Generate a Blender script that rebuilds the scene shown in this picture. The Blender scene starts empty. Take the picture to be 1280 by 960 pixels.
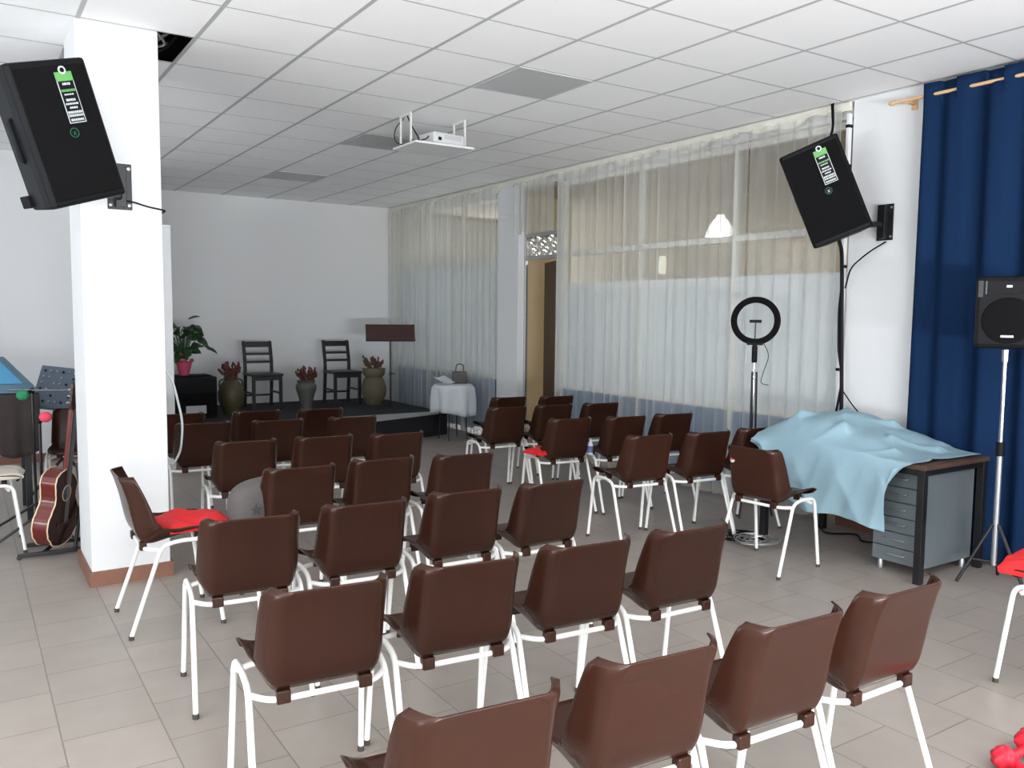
import bpy, bmesh, math, random
from mathutils import Vector, Matrix
random.seed(7)
C = bpy.context.scene
COL = C.collection
PI = math.pi
R = math.radians

# ------------------------------------------------------------------ camera
def make_camera():
    f, yaw, pitch, roll = 1056.18, 0.577747, 0.0834878, 0.0093093
    cy, sy, cp, sp = math.cos(yaw), math.sin(yaw), math.cos(pitch), math.sin(pitch)
    fw = Vector((sy*cp, cy*cp, -sp)); r = Vector((cy, -sy, 0)); u = r.cross(fw)
    c, s = math.cos(roll), math.sin(roll)
    r2 = c*r + s*u; u2 = -s*r + c*u
    cam = bpy.data.cameras.new('camera'); o = bpy.data.objects.new('camera', cam); COL.objects.link(o)
    m = Matrix.Identity(4)
    for i in range(3):
        m[i][0] = r2[i]; m[i][1] = u2[i]; m[i][2] = -fw[i]
    m[0][3], m[1][3], m[2][3] = 0, 0, 1.55
    o.matrix_world = m
    cam.sensor_width = 36; cam.lens = f/1280*36; cam.clip_start = .05
    C.camera = o
make_camera()

# ------------------------------------------------------------------ light and exposure
C.view_settings.view_transform = 'Standard'; C.view_settings.look = 'None'
C.view_settings.gamma = 1; C.view_settings.use_curve_mapping = False
C.view_settings.exposure = -0.10
C.cycles.use_denoising = True
C.cycles.max_bounces = 10; C.cycles.diffuse_bounces = 6; C.cycles.transparent_max_bounces = 16
C.cycles.sample_clamp_indirect = 8
W = bpy.data.worlds.new('sky'); C.world = W; W.use_nodes = True
bg = W.node_tree.nodes['Background']; bg.inputs[0].default_value = (.72, .84, 1, 1); bg.inputs[1].default_value = 1.1

def area(name, loc, target, sx, sy, power, col):
    l = bpy.data.lights.new(name, 'AREA'); l.shape = 'RECTANGLE'; l.size = sx; l.size_y = sy
    l.energy = power; l.color = col
    o = bpy.data.objects.new(name, l); COL.objects.link(o)
    o.location = loc
    o.rotation_euler = (Vector(target) - Vector(loc)).to_track_quat('-Z', 'Y').to_euler()
# daylight entering by the shop windows behind the photographer and the windows on the left; added fill lamps marked below
area('daylight_front', (-.3, -3.25, 1.65), (-.3, 2.5, 3.2), 6.6, 2.3, 45, (.98, .985, .98))
area('ceiling_fill_front', (.9, -3.2, .75), (.9, -1.0, 4.2), 4.2, .7, 810, (.95, .975, 1))   # low fill lamp added to brighten the ceiling, imitating bounce off paving
area('ceiling_fill_left', (-4.3, 1.2, .95), (-2.6, 1.2, 4.2), 4.4, .5, 420, (.95, .98, 1))  # second uplight, added at the left to lift the ceiling brightness
area('daylight_left', (-4.35, 2.2, 1.75), (3, 2.2, 2.6), 5.4, 1.9, 24, (.76, .89, 1))
area('daylight_left_rear', (-4.35, 7.9, 1.75), (5, 7.9, 1.9), 2.0, 1.9, 25, (.58, .80, 1))
area('corridor_fill', (7.1, 11.4, 1.7), (7.0, 6, 1.2), 1.6, 2.2, 50, (.85, .92, 1))  # unseen lamp added to brighten the enclosed corridor; no window at this end

# ------------------------------------------------------------------ materials
def mat(name, col, rough=.6, metal=0, noise=0, nscale=20, bump=0, bscale=60, spec=None, trans=0):
    m = bpy.data.materials.new(name); m.use_nodes = True
    nt = m.node_tree; b = nt.nodes['Principled BSDF']
    b.inputs['Base Color'].default_value = (*col, 1)
    b.inputs['Roughness'].default_value = rough; b.inputs['Metallic'].default_value = metal
    if spec is not None: b.inputs['Specular IOR Level'].default_value = spec
    tc = nt.nodes.new('ShaderNodeTexCoord')
    if noise:
        n = nt.nodes.new('ShaderNodeTexNoise'); n.inputs['Scale'].default_value = nscale; n.inputs['Detail'].default_value = 4
        nt.links.new(tc.outputs['Object'], n.inputs['Vector'])
        mx = nt.nodes.new('ShaderNodeMixRGB'); mx.blend_type = 'MIX'
        mx.inputs[1].default_value = (*[c*(1-noise) for c in col], 1)
        mx.inputs[2].default_value = (*[min(1, c*(1+noise)) for c in col], 1)
        nt.links.new(n.outputs['Fac'], mx.inputs[0]); nt.links.new(mx.outputs[0], b.inputs['Base Color'])
    if bump:
        n2 = nt.nodes.new('ShaderNodeTexNoise'); n2.inputs['Scale'].default_value = bscale; n2.inputs['Detail'].default_value = 3
        nt.links.new(tc.outputs['Object'], n2.inputs['Vector'])
        bp = nt.nodes.new('ShaderNodeBump'); bp.inputs['Strength'].default_value = bump; bp.inputs['Distance'].default_value = .01
        nt.links.new(n2.outputs['Fac'], bp.inputs['Height']); nt.links.new(bp.outputs[0], b.inputs['Normal'])
    if trans:
        tr = nt.nodes.new('ShaderNodeBsdfTranslucent'); tr.inputs[0].default_value = (*col, 1)
        ms = nt.nodes.new('ShaderNodeMixShader'); ms.inputs[0].default_value = trans
        out = nt.nodes['Material Output']
        nt.links.new(b.outputs[0], ms.inputs[1]); nt.links.new(tr.outputs[0], ms.inputs[2]); nt.links.new(ms.outputs[0], out.inputs[0])
    return m
def emit(name, col, s):
    m = bpy.data.materials.new(name); m.use_nodes = True
    b = m.node_tree.nodes['Principled BSDF']
    b.inputs['Base Color'].default_value = (*col, 1)
    b.inputs['Emission Color'].default_value = (*col, 1); b.inputs['Emission Strength'].default_value = s
    return m
M = {}
M['wall'] = mat('white_plaster', (.70, .705, .71), .85, noise=.02, nscale=3, bump=.08, bscale=90)
M['ceiling'] = mat('ceiling_tile', (.94, .94, .94), .9, noise=.03, nscale=120, bump=.15, bscale=250)
M['tbar'] = mat('ceiling_grid_metal', (.46, .47, .47), .6)
M['panel_grey'] = mat('grey_diffuser', (.50, .505, .51), .45)
M['slab'] = mat('dark_void', (.06, .06, .065), .95, noise=.3)
M['base'] = mat('terracotta_skirting', (.20, .085, .05), .5, noise=.2, nscale=15)
M['shell'] = mat('brown_plastic', (.034, .0112, .0062), .27, noise=.12, nscale=9, spec=.30)
M['white_tube'] = mat('white_paint_metal', (.82, .82, .79), .35, noise=.03)
M['footcap'] = mat('dark_rubber', (.05, .038, .03), .6)
M['black'] = mat('black_plastic', (.006, .006, .007), .55, spec=.15, bump=.1, bscale=300)
M['grille'] = mat('black_grille', (.0045, .0045, .005), .65, spec=.12, bump=.5, bscale=900)
M['blackmetal'] = mat('black_metal', (.012, .012, .014), .35, metal=.2)
M['chrome'] = mat('chrome', (.75, .76, .78), .15, metal=1)
M['steel'] = mat('grey_steel', (.45, .46, .48), .3, metal=.8)
M['green'] = mat('green_print', (.12, .36, .10), .5)
M['teal'] = mat('green_logo', (.012, .10, .05), .5)
M['whiteprint'] = mat('white_print', (.52, .56, .56), .5)
M['red'] = mat('red_fabric', (.62, .012, .016), .75, noise=.12, nscale=25, bump=.2, bscale=120)
M['blue_curtain'] = mat('navy_fabric', (.0075, .022, .062), .95, spec=.05, noise=.12, nscale=60, bump=.1, bscale=400)
M['cloth'] = mat('light_blue_sheet', (.30, .455, .535), .75, noise=.05, nscale=10, bump=.08, bscale=50, trans=.12)
M['desk_top'] = mat('dark_walnut', (.085, .045, .03), .35, noise=.25, nscale=12)
M['grey_lam'] = mat('grey_laminate', (.115, .135, .145), .5, noise=.03)
M['ped_side'] = mat('grey_laminate_side', (.125, .148, .160), .5, noise=.03)
M['wood_dark'] = mat('black_stained_wood', (.010, .009, .009), .4, noise=.2)
M['carpet'] = mat('black_carpet', (.010, .010, .013), .95, noise=.3, nscale=80)
M['strip'] = mat('pale_step_surface', (.36, .37, .39), .6, noise=.08)
M['vase_olive'] = mat('olive_glaze', (.080, .067, .030), .5, noise=.3, nscale=9)
M['vase_grey'] = mat('grey_stoneware', (.085, .088, .078), .5, noise=.35, nscale=10)
M['vase_beige'] = mat('sandy_stoneware', (.135, .11, .068), .6, noise=.2, nscale=10)
M['dry_red'] = mat('dried_red_flowers', (.105, .026, .020), .8, noise=.35, nscale=40)
M['dry_brown'] = mat('dried_brown_twigs', (.10, .055, .032), .8, noise=.35, nscale=40)
M['leaf'] = mat('dark_green_leaf', (.016, .055, .014), .45, noise=.4, nscale=15)
M['pink'] = mat('pink_wrap', (.50, .06, .13), .6)
M['petal'] = mat('dusty_pink_petal', (.38, .10, .09), .7, noise=.3)
M['lectern'] = mat('dark_red_brown', (.040, .013, .010), .45, noise=.15)
M['guitar'] = mat('sunburst_mahogany', (.11, .014, .010), .2, noise=.35, nscale=5)
M['guitar_top'] = mat('dark_guitar_top', (.030, .006, .005), .2, noise=.3, nscale=5)
M['binding'] = mat('cream_binding', (.72, .55, .36), .4)
M['fretboard'] = mat('rosewood', (.05, .018, .012), .5)
M['mixer'] = mat('blue_grey_panel', (.09, .12, .165), .45)
M['case_blue'] = mat('bright_blue_shell', (.07, .30, .52), .4)
M['case_grey'] = mat('grey_blue_shell', (.08, .15, .20), .5)
M['pink_foam'] = mat('pink_foam', (.75, .07, .12), .95, bump=.4, bscale=400)
M['green_foam'] = mat('green_foam', (.02, .22, .10), .95, bump=.4, bscale=400)
M['brown_cloth'] = mat('brown_cloth', (.030, .022, .020), .9, noise=.3, nscale=12)
M['cream'] = mat('cream_cushion', (.62, .58, .50), .85, bump=.1, noise=.05)
M['grey_bag'] = mat('grey_felt', (.105, .095, .092), .9, noise=.1, nscale=30, bump=.2, bscale=200)
M['star'] = mat('dark_star_print', (.06, .058, .06), .9)
M['foil'] = mat('silver_foil', (.80, .78, .70), .22, metal=.95)
M['door_beige'] = mat('beige_door', (.80, .66, .43), .6, noise=.05, nscale=5)
M['door_brown'] = mat('dark_brown_wood', (.060, .030, .012), .5, noise=.2)
M['alu'] = mat('brushed_aluminium', (.45, .46, .45), .35, metal=.7)
M['film'] = mat('frosted_film', (.78, .83, .86), .6, noise=.02, nscale=2, trans=.30)
M['blue_panel'] = mat('blue_panel', (.075, .17, .33), .6, noise=.05)
M['frame'] = mat('pale_window_frame', (.68, .67, .62), .5)
M['corridor'] = mat('tan_corridor_wall', (.60, .50, .39), .9, noise=.05, nscale=2)
M['corr_brown'] = mat('brown_dado', (.24, .15, .09), .8, noise=.1, nscale=2)
M['rod'] = mat('pale_wood_rod', (.66, .42, .22), .5, noise=.1)
M['trimrag'] = mat('cream_plaster_edge', (.70, .68, .60), .9, noise=.1, nscale=12, bump=.6, bscale=25)
M['lamp'] = emit('lit_glass_shade', (1, .98, .90), 1.7)
M['lamp2'] = emit('lit_wall_lamp', (1, .95, .82), .75)
M['paper'] = mat('white_paper', (.72, .76, .80), .7)
M['bottle_blue'] = mat('blue_label', (.14, .16, .38), .4)
M['projector'] = mat('white_projector', (.62, .63, .63), .45)

# glass: clear pane
def glass():
    m = bpy.data.materials.new('clear_glass'); m.use_nodes = True; nt = m.node_tree
    nt.nodes.remove(nt.nodes['Principled BSDF'])
    t = nt.nodes.new('ShaderNodeBsdfTransparent'); t.inputs[0].default_value = (.93, .95, .94, 1)
    g = nt.nodes.new('ShaderNodeBsdfGlossy'); g.inputs['Roughness'].default_value = .03
    mx = nt.nodes.new('ShaderNodeMixShader'); mx.inputs[0].default_value = .05
    nt.links.new(t.outputs[0], mx.inputs[1]); nt.links.new(g.outputs[0], mx.inputs[2])
    nt.links.new(mx.outputs[0], nt.nodes['Material Output'].inputs[0])
    return m
M['glass'] = glass()
def sheer(name, col, opa):
    m = bpy.data.materials.new(name); m.use_nodes = True; nt = m.node_tree
    nt.nodes.remove(nt.nodes['Principled BSDF'])
    t = nt.nodes.new('ShaderNodeBsdfTransparent')
    d = nt.nodes.new('ShaderNodeBsdfDiffuse'); d.inputs[0].default_value = (*col, 1)
    l = nt.nodes.new('ShaderNodeBsdfTranslucent'); l.inputs[0].default_value = (*col, 1)
    m1 = nt.nodes.new('ShaderNodeMixShader'); m1.inputs[0].default_value = .45
    nt.links.new(d.outputs[0], m1.inputs[1]); nt.links.new(l.outputs[0], m1.inputs[2])
    lw = nt.nodes.new('ShaderNodeLayerWeight'); lw.inputs['Blend'].default_value = .35   # a weave closes up when seen edge-on
    mr = nt.nodes.new('ShaderNodeMapRange'); mr.inputs[3].default_value = opa; mr.inputs[4].default_value = min(1, opa+.5)
    nt.links.new(lw.outputs['Facing'], mr.inputs[0])
    m2 = nt.nodes.new('ShaderNodeMixShader'); nt.links.new(mr.outputs[0], m2.inputs[0])
    nt.links.new(t.outputs[0], m2.inputs[1]); nt.links.new(m1.outputs[0], m2.inputs[2])
    nt.links.new(m2.outputs[0], nt.nodes['Material Output'].inputs[0])
    return m
M['sheer'] = sheer('white_voile', (.82, .82, .78), .33)

def floor_mat():
    m = mat('beige_floor_tile', (.40, .355, .31), .42); nt = m.node_tree; b = nt.nodes['Principled BSDF']
    tc = nt.nodes.new('ShaderNodeTexCoord'); sep = nt.nodes.new('ShaderNodeSeparateXYZ'); cmb = nt.nodes.new('ShaderNodeCombineXYZ')
    nt.links.new(tc.outputs['Object'], sep.inputs[0])
    ax = nt.nodes.new('ShaderNodeMath'); ax.inputs[1].default_value = -.25 + .33*40
    ay = nt.nodes.new('ShaderNodeMath'); ay.inputs[1].default_value = -3.46 + .33*60
    nt.links.new(sep.outputs[0], ax.inputs[0]); nt.links.new(sep.outputs[1], ay.inputs[0])
    nt.links.new(ay.outputs[0], cmb.inputs[0]); nt.links.new(ax.outputs[0], cmb.inputs[1])
    br = nt.nodes.new('ShaderNodeTexBrick')
    br.offset = .42; br.offset_frequency = 2; br.squash = 1
    br.inputs['Scale'].default_value = 1; br.inputs['Brick Width'].default_value = .33; br.inputs['Row Height'].default_value = .33
    br.inputs['Mortar Size'].default_value = .0032; br.inputs['Mortar Smooth'].default_value = .3; br.inputs['Bias'].default_value = 0
    br.inputs['Color1'].default_value = (.325, .287, .255, 1); br.inputs['Color2'].default_value = (.360, .318, .282, 1)
    br.inputs['Mortar'].default_value = (.215, .185, .160, 1)
    nt.links.new(cmb.outputs[0], br.inputs['Vector'])
    n = nt.nodes.new('ShaderNodeTexNoise'); n.inputs['Scale'].default_value = 5; n.inputs['Detail'].default_value = 6
    nt.links.new(tc.outputs['Object'], n.inputs['Vector'])
    mx = nt.nodes.new('ShaderNodeMixRGB'); mx.blend_type = 'MULTIPLY'; mx.inputs[0].default_value = .35
    cr = nt.nodes.new('ShaderNodeValToRGB'); cr.color_ramp.elements[0].position = .3; cr.color_ramp.elements[1].position = .7
    cr.color_ramp.elements[0].color = (.72, .70, .68, 1)
    nt.links.new(n.outputs['Fac'], cr.inputs[0])
    nt.links.new(br.outputs['Color'], mx.inputs[1]); nt.links.new(cr.outputs[0], mx.inputs[2])
    nt.links.new(mx.outputs[0], b.inputs['Base Color'])
    bp = nt.nodes.new('ShaderNodeBump'); bp.inputs['Strength'].default_value = .3; bp.inputs['Distance'].default_value = -.003
    nt.links.new(br.outputs['Fac'], bp.inputs['Height']); nt.links.new(bp.outputs[0], b.inputs['Normal'])
    return m
M['floor'] = floor_mat()

# ------------------------------------------------------------------ mesh helpers
def V(*a): return Vector(a)
class MB:
    def __init__(s): s.v = []; s.f = []
    def add(s, vs, fs):
        n = len(s.v); s.v += [tuple(v) for v in vs]; s.f += [tuple(i+n for i in f) for f in fs]; return s
    def box(s, a, b, mtx=None):
        x0, y0, z0 = a; x1, y1, z1 = b
        vs = [Vector(p) for p in ((x0,y0,z0),(x1,y0,z0),(x1,y1,z0),(x0,y1,z0),(x0,y0,z1),(x1,y0,z1),(x1,y1,z1),(x0,y1,z1))]
        if mtx: vs = [mtx @ v for v in vs]
        return s.add(vs, [(0,3,2,1),(4,5,6,7),(0,1,5,4),(1,2,6,5),(2,3,7,6),(3,0,4,7)])
    def prism(s, pts, d, mtx=None):     # polygon in xy extruded 0..d in z
        n = len(pts); vs = [V(x, y, 0) for x, y in pts] + [V(x, y, d) for x, y in pts]
        if mtx: vs = [mtx @ v for v in vs]
        fs = [tuple(range(n-1, -1, -1)), tuple(range(n, 2*n))] + [(i, (i+1) % n, n+(i+1) % n, n+i) for i in range(n)]
        return s.add(vs, fs)
    def tube(s, pts, r, n=10, closed=False):
        pts = [Vector(p) for p in pts]; k = len(pts); rs = r if isinstance(r, (list, tuple)) else [r]*k
        vs = []; prev = None
        for i, p in enumerate(pts):
            if closed: t = (pts[(i+1) % k] - pts[i-1])
            else: t = pts[min(i+1, k-1)] - pts[max(i-1, 0)]
            t = t.normalized() if t.length > 1e-9 else V(0, 0, 1)
            if prev is None:
                a = V(0, 0, 1) if abs(t.z) < .9 else V(1, 0, 0)
                u = t.cross(a).normalized()
            else:
                u = (prev - t*prev.dot(t)); u = u.normalized() if u.length > 1e-6 else t.orthogonal().normalized()
            prev = u; w = t.cross(u)
            for j in range(n):
                th = 2*PI*j/n; vs.append(p + (u*math.cos(th) + w*math.sin(th))*rs[i])
        fs = []
        for i in range(k if closed else k-1):
            a, b = i*n, ((i+1) % k)*n
            fs += [(a+j, a+(j+1) % n, b+(j+1) % n, b+j) for j in range(n)]
        if not closed: fs += [tuple(range(n-1, -1, -1)), tuple(range((k-1)*n, k*n))]
        return s.add(vs, fs)
    def lathe(s, prof, c=(0, 0, 0), n=24, mtx=None):   # prof: (r, z)
        vs = []; c = Vector(c)
        for r, z in prof:
            for j in range(n):
                v = V(r*math.cos(2*PI*j/n), r*math.sin(2*PI*j/n), z)
                vs.append((mtx @ v if mtx else v) + c)
        fs = []
        for i in range(len(prof)-1):
            fs += [(i*n+j, i*n+(j+1) % n, (i+1)*n+(j+1) % n, (i+1)*n+j) for j in range(n)]
        if prof[0] != prof[-1]: fs += [tuple(range(n-1, -1, -1)), tuple(range((len(prof)-1)*n, len(prof)*n))]
        return s.add(vs, fs)
    def ball(s, c, rx, ry=None, rz=None, n=12, jit=0):
        ry = ry or rx; rz = rz or rx; c = Vector(c); m = n//2+2
        vs = [c + V(0, 0, -rz)]
        for i in range(1, m):
            ph = -PI/2 + PI*i/m
            for j in range(n):
                k = 1 + jit*random.uniform(-1, 1)
                vs.append(c + V(rx*k*math.cos(ph)*math.cos(2*PI*j/n), ry*k*math.cos(ph)*math.sin(2*PI*j/n), rz*k*math.sin(ph)))
        vs.append(c + V(0, 0, rz)); L = len(vs)-1
        fs = [(0, 1+(j+1) % n, 1+j) for j in range(n)]
        for i in range(m-2):
            a, b = 1+i*n, 1+(i+1)*n
            fs += [(a+j, a+(j+1) % n, b+(j+1) % n, b+j) for j in range(n)]
        a = 1+(m-2)*n; fs += [(a+j, a+(j+1) % n, L) for j in range(n)]
        return s.add(vs, fs)
    def grid(s, fn, nu, nv):
        vs = [fn(i/nu, j/nv) for i in range(nu+1) for j in range(nv+1)]
        fs = [(i*(nv+1)+j, (i+1)*(nv+1)+j, (i+1)*(nv+1)+j+1, i*(nv+1)+j+1) for i in range(nu) for j in range(nv)]
        return s.add(vs, fs)
    def build(s, name, m, parent=None, smooth=True, bevel=0, solid=0, sub=0, mtx=None, off=0):
        me = bpy.data.meshes.new(name)
        vs = [mtx @ Vector(v) for v in s.v] if mtx else s.v
        me.from_pydata([tuple(v) for v in vs], [], s.f); me.update()
        bm = bmesh.new(); bm.from_mesh(me); bmesh.ops.recalc_face_normals(bm, faces=bm.faces); bm.to_mesh(me); bm.free()
        me.materials.append(m)
        if smooth:
            for p in me.polygons: p.use_smooth = True
        o = bpy.data.objects.new(name, me); COL.objects.link(o)
        if parent: o.parent = parent
        if solid:
            k = o.modifiers.new('thickness', 'SOLIDIFY'); k.thickness = solid; k.offset = off
        if bevel:
            k = o.modifiers.new('bevel', 'BEVEL'); k.width = bevel; k.segments = 2; k.limit_method = 'ANGLE'; k.angle_limit = R(40)
        if sub:
            k = o.modifiers.new('subdivision', 'SUBSURF'); k.levels = sub; k.render_levels = sub
        if smooth:
            try:
                me.set_sharp_from_angle(angle=R(42))
            except Exception: pass
        return o
def box(name, a, b, m, parent=None, bevel=.004, mtx=None):
    return MB().box(a, b).build(name, m, parent, smooth=False, bevel=bevel, mtx=mtx)
def fillet(pts, r, n=5):
    pts = [Vector(p) for p in pts]; out = [pts[0]]
    for i in range(1, len(pts)-1):
        a, b, c = pts[i-1], pts[i], pts[i+1]
        d1 = (a-b); d2 = (c-b); k = min(r, d1.length*.48, d2.length*.48)
        p, q = b + d1.normalized()*k, b + d2.normalized()*k
        for j in range(n+1):
            t = j/n; out.append(p*(1-t)**2 + b*2*t*(1-t) + q*t*t)
    out.append(pts[-1]); return out
def thing(name, label, cat, loc=(0, 0, 0), rz=0, group=None):
    o = bpy.data.objects.new(name, None); o.empty_display_size = .1; COL.objects.link(o)
    o.location = loc; o.rotation_euler = (0, 0, rz); o['label'] = label; o['category'] = cat
    if group: o['group'] = group
    return o
def tag(o, label, cat, group=None):
    o['label'] = label; o['category'] = cat
    if group: o['group'] = group
    return o
def struct(o): o['kind'] = 'structure'; return o
def dup(root, loc, rz, label, group=None):
    r = root.copy(); COL.objects.link(r); r.location = loc; r.rotation_euler = (0, 0, rz); r['label'] = label
    if group: r['group'] = group
    for ch in list(root.children):
        c = ch.copy(); COL.objects.link(c); c.parent = r
        for g in ch.children:
            d = g.copy(); COL.objects.link(d); d.parent = c
    return r

# ------------------------------------------------------------------ room shell
H = 3.09; XW = 5.45
struct(box('floor', (-4.6, -3.6, -.1), (8.2, 12, 0), M['floor'], bevel=0))
# ceiling in 60 cm tiles, one tile missing beside the column
gx0, gy0 = 1.78, 4.524
cm = MB(); hx, hy = .58, 5.124
for i in range(-11, 8):
    for j in range(-14, 13):
        x, y = gx0 + .6*i, gy0 + .6*j
        if abs(x-hx) < .01 and abs(y-hy) < .01: continue
        x1, y1 = min(x+.6, XW+.2), min(y+.6, 11.8)
        x0 = max(x, -4.6); y0 = max(y, -3.6)
        if x0 >= x1 or y0 >= y1: continue
        cm.add([(x0, y0, H), (x0, y1, H), (x1, y1, H), (x1, y0, H)], [(0, 1, 2, 3)])
struct(cm.build('ceiling', M['ceiling'], smooth=False))
tb = MB()
for i in range(-10, 7):
    x = gx0 + .6*i
    if abs(x - .58) < .01 : tb.box((x-.012, -3.6, H-.0010), (x+.012, 11.7, H+.003))
    else: tb.box((x-.012, -3.6, H-.0010), (x+.012, 11.7, H+.003))
for j in range(-13, 12):
    y = gy0 + .6*j; tb.box((-4.5, y-.0075, H-.0008), (XW, y+.007, H+.003))
struct(tb.build('trim_ceiling_grid', M['tbar'], smooth=False))
struct(box('ceiling_slab', (-4.6, -3.6, 3.55), (XW+.3, 12, 3.65), M['slab'], bevel=0))
struct(box('wall_back', (1.4, 11.7, 0), (8.2, 11.85, 3.6), M['wall'], bevel=0))
struct(box('wall_rear_left', (-4.6, 9.75, 0), (1.5, 9.9, 3.6), M['wall'], bevel=0))
struct(box('wall_recess', (1.35, 9.9, 0), (1.5, 11.7, 3.6), M['wall'], bevel=0))
struct(box('baseboard_rear_left', (-4.5, 9.735, 0), (1.5, 9.75, .085), M['base'], bevel=.002))
struct(box('baseboard_back', (1.5, 11.685, 0), (5.45, 11.7, .085), M['base'], bevel=.002))
# left wall with its two windows, front wall with the shop windows (both behind the frame of the photograph)
lw = MB(); lw.box((-4.6, -3.6, 0), (-4.45, 9.9, .75)); lw.box((-4.6, -3.6, 2.75), (-4.45, 9.9, 3.6))
lw.box((-4.6, -3.6, .75), (-4.45, -.6, 2.75)); lw.box((-4.6, 5.0, .75), (-4.45, 6.8, 2.75)); lw.box((-4.6, 9.0, .75), (-4.45, 9.9, 2.75))
struct(lw.build('wall_left', M['wall'], smooth=False))
fwm = MB(); fwm.box((-4.6, -3.6, 0), (-3.7, -3.45, 3.6)); fwm.box((3.1, -3.6, 0), (5.6, -3.45, 3.6))
fwm.box((-3.7, -3.6, 2.85), (3.1, -3.45, 3.6)); fwm.box((-3.7, -3.6, 0), (3.1, -3.45, .4))
struct(fwm.build('wall_front', M['wall'], smooth=False))

# right wall: plain wall near the camera, wide pillar, two glazed bays with a slim pillar between
struct(box('wall_right', (XW, -3.6, 0), (XW+.2, 3.3, 3.6), M['wall'], bevel=0))
struct(box('wall_right_pillar', (XW-.02, 3.3, 0), (XW+.25, 3.87, 3.6), M['wall'], bevel=.004))
struct(box('wall_right_slim_pillar', (XW-.02, 8.22, 0), (XW+.07, 8.68, 3.6), M['wall'], bevel=.004))
struct(box('baseboard_right', (XW-.04, 3.3, 0), (XW-.02, 3.87, .085), M['base'], bevel=.002))
struct(box('wall_right_lintel', (XW+.02, 3.87, 2.98), (XW+.25, 11.7, 3.6), M['wall'], bevel=0))
rg = MB()     # ragged plaster edge under the ceiling
def rag(u, v):
    y = 3.885 + u*7.8; z = 3.085 - v*(.075 + .02*math.sin(y*7.3) + .014*math.sin(y*19))
    return V(XW-.035-.01*math.sin(y*11)*v, y, z)
rg.grid(rag, 170, 2)
struct(rg.build('trim_right', M['trimrag'], smooth=False, solid=.03))

def bay(n, y0, y1, mull, film_top, door=None):
    w = thing('window_%d' % n, '', ''); del w['label']; del w['category']; w['kind'] = 'structure'
    X0 = XW+.08
    fr = MB(); 
    for y in [y0+.02] + mull + [y1-.02]: fr.box((X0, y-.022, 0), (X0+.06, y+.022, 2.98))
    for z in (.76, 2.20, 2.955): fr.box((X0+.003, y0, z-.028), (X0+.057, y1, z+.028))
    fr.build('window_frame', M['frame'], w, smooth=False, bevel=.003)
    MB().box((X0+.025, y0, .05), (X0+.045, y1, .74)).build('lower_panel', M['blue_panel'], w, smooth=False)
    MB().box((X0+.027, y0, .78), (X0+.037, y1, film_top)).build('frosted_film', M['film'], w, smooth=False)
    MB().box((X0+.029, y0, film_top), (X0+.035, y1, 2.94)).build('pane', M['glass'], w, smooth=False)
    return w
bay(1, 3.87, 7.515, [5.05, 6.25], 1.88)
bay(2, 8.68, 11.7, [9.7, 10.7], 2.19)
# glazed over-door light, door frame, open door
d = thing('door_1', '', ''); del d['label']; del d['category']; d['kind'] = 'structure'
fr = MB(); X0 = XW+.06
for y, hw in ((8.205, .015), (7.545, .03)): fr.box((X0, y-hw, 0), (X0+.04, y+hw, 2.98))
fr.box((X0, 7.545, 2.16), (X0+.04, 8.19, 2.205)); fr.box((X0, 7.545, 2.42), (X0+.04, 8.19, 2.46))
fr.build('door_frame', M['alu'], d, smooth=False, bevel=.004)
def foilf(u, v):
    y = 7.575 + u*.595; z = 2.20 + v*.22
    return V(X0+.03 + .012*math.sin(u*31+v*9) + .010*math.sin(u*57-v*17+1) + .008*math.sin(v*14+u*13), y, z)
MB().grid(foilf, 90, 16).build('foil_covering', M['foil'], d, smooth=False, solid=.002)
MB().box((X0+.02, 7.575, 2.46), (X0+.03, 8.16, 2.95)).build('pane', M['glass'], d, smooth=False)
leafm = Matrix.Translation((XW+.10, 7.60, 0)) @ Matrix.Rotation(R(68), 4, 'Z')
lf = MB().box((0, -.03, .03), (.62, .01, 2.14)).build('door_leaf', M['door_brown'], d, smooth=False, bevel=.004, mtx=leafm)

# corridor beyond the glazing
struct(box('wall_corridor', (7.9, 2.6, 0), (8.05, 11.7, 3.6), M['corridor'], bevel=0))
struct(box('ceiling_corridor', (XW+.25, 2.6, 3.0), (8.05, 11.7, 3.1), M['corridor'], bevel=0))
struct(box('wall_corridor_end', (XW+.2, 2.5, 0), (8.05, 2.65, 3.6), M['corridor'], bevel=0))
struct(box('trim_corridor', (7.87, 2.65, 1.2), (7.9, 11.6, 1.9), M['corr_brown'], bevel=0))
pn = MB().box((5.66, 8.78, 0), (6.62, 8.86, 3.0)).build('wall_corridor_partition', M['door_beige'], smooth=False)
struct(pn)

# main column
cx0, cx1, cy0, cy1 = .565, .98, 5.15, 5.69
struct(box('wall_column', (cx0, cy0, 0), (cx1, cy1, 3.56), M['wall'], bevel=.006))
bb = MB(); t = .014
bb.box((cx0-t, cy0-t, 0), (cx1+t, cy0, .085)); bb.box((cx0-t, cy1, 0), (cx1+t, cy1+t, .085))
bb.box((cx0-t, cy0, 0), (cx0, cy1, .085)); bb.box((cx1, cy0, 0), (cx1+t, cy1, .085))
struct(bb.build('baseboard_column', M['base'], smooth=False))

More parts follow.
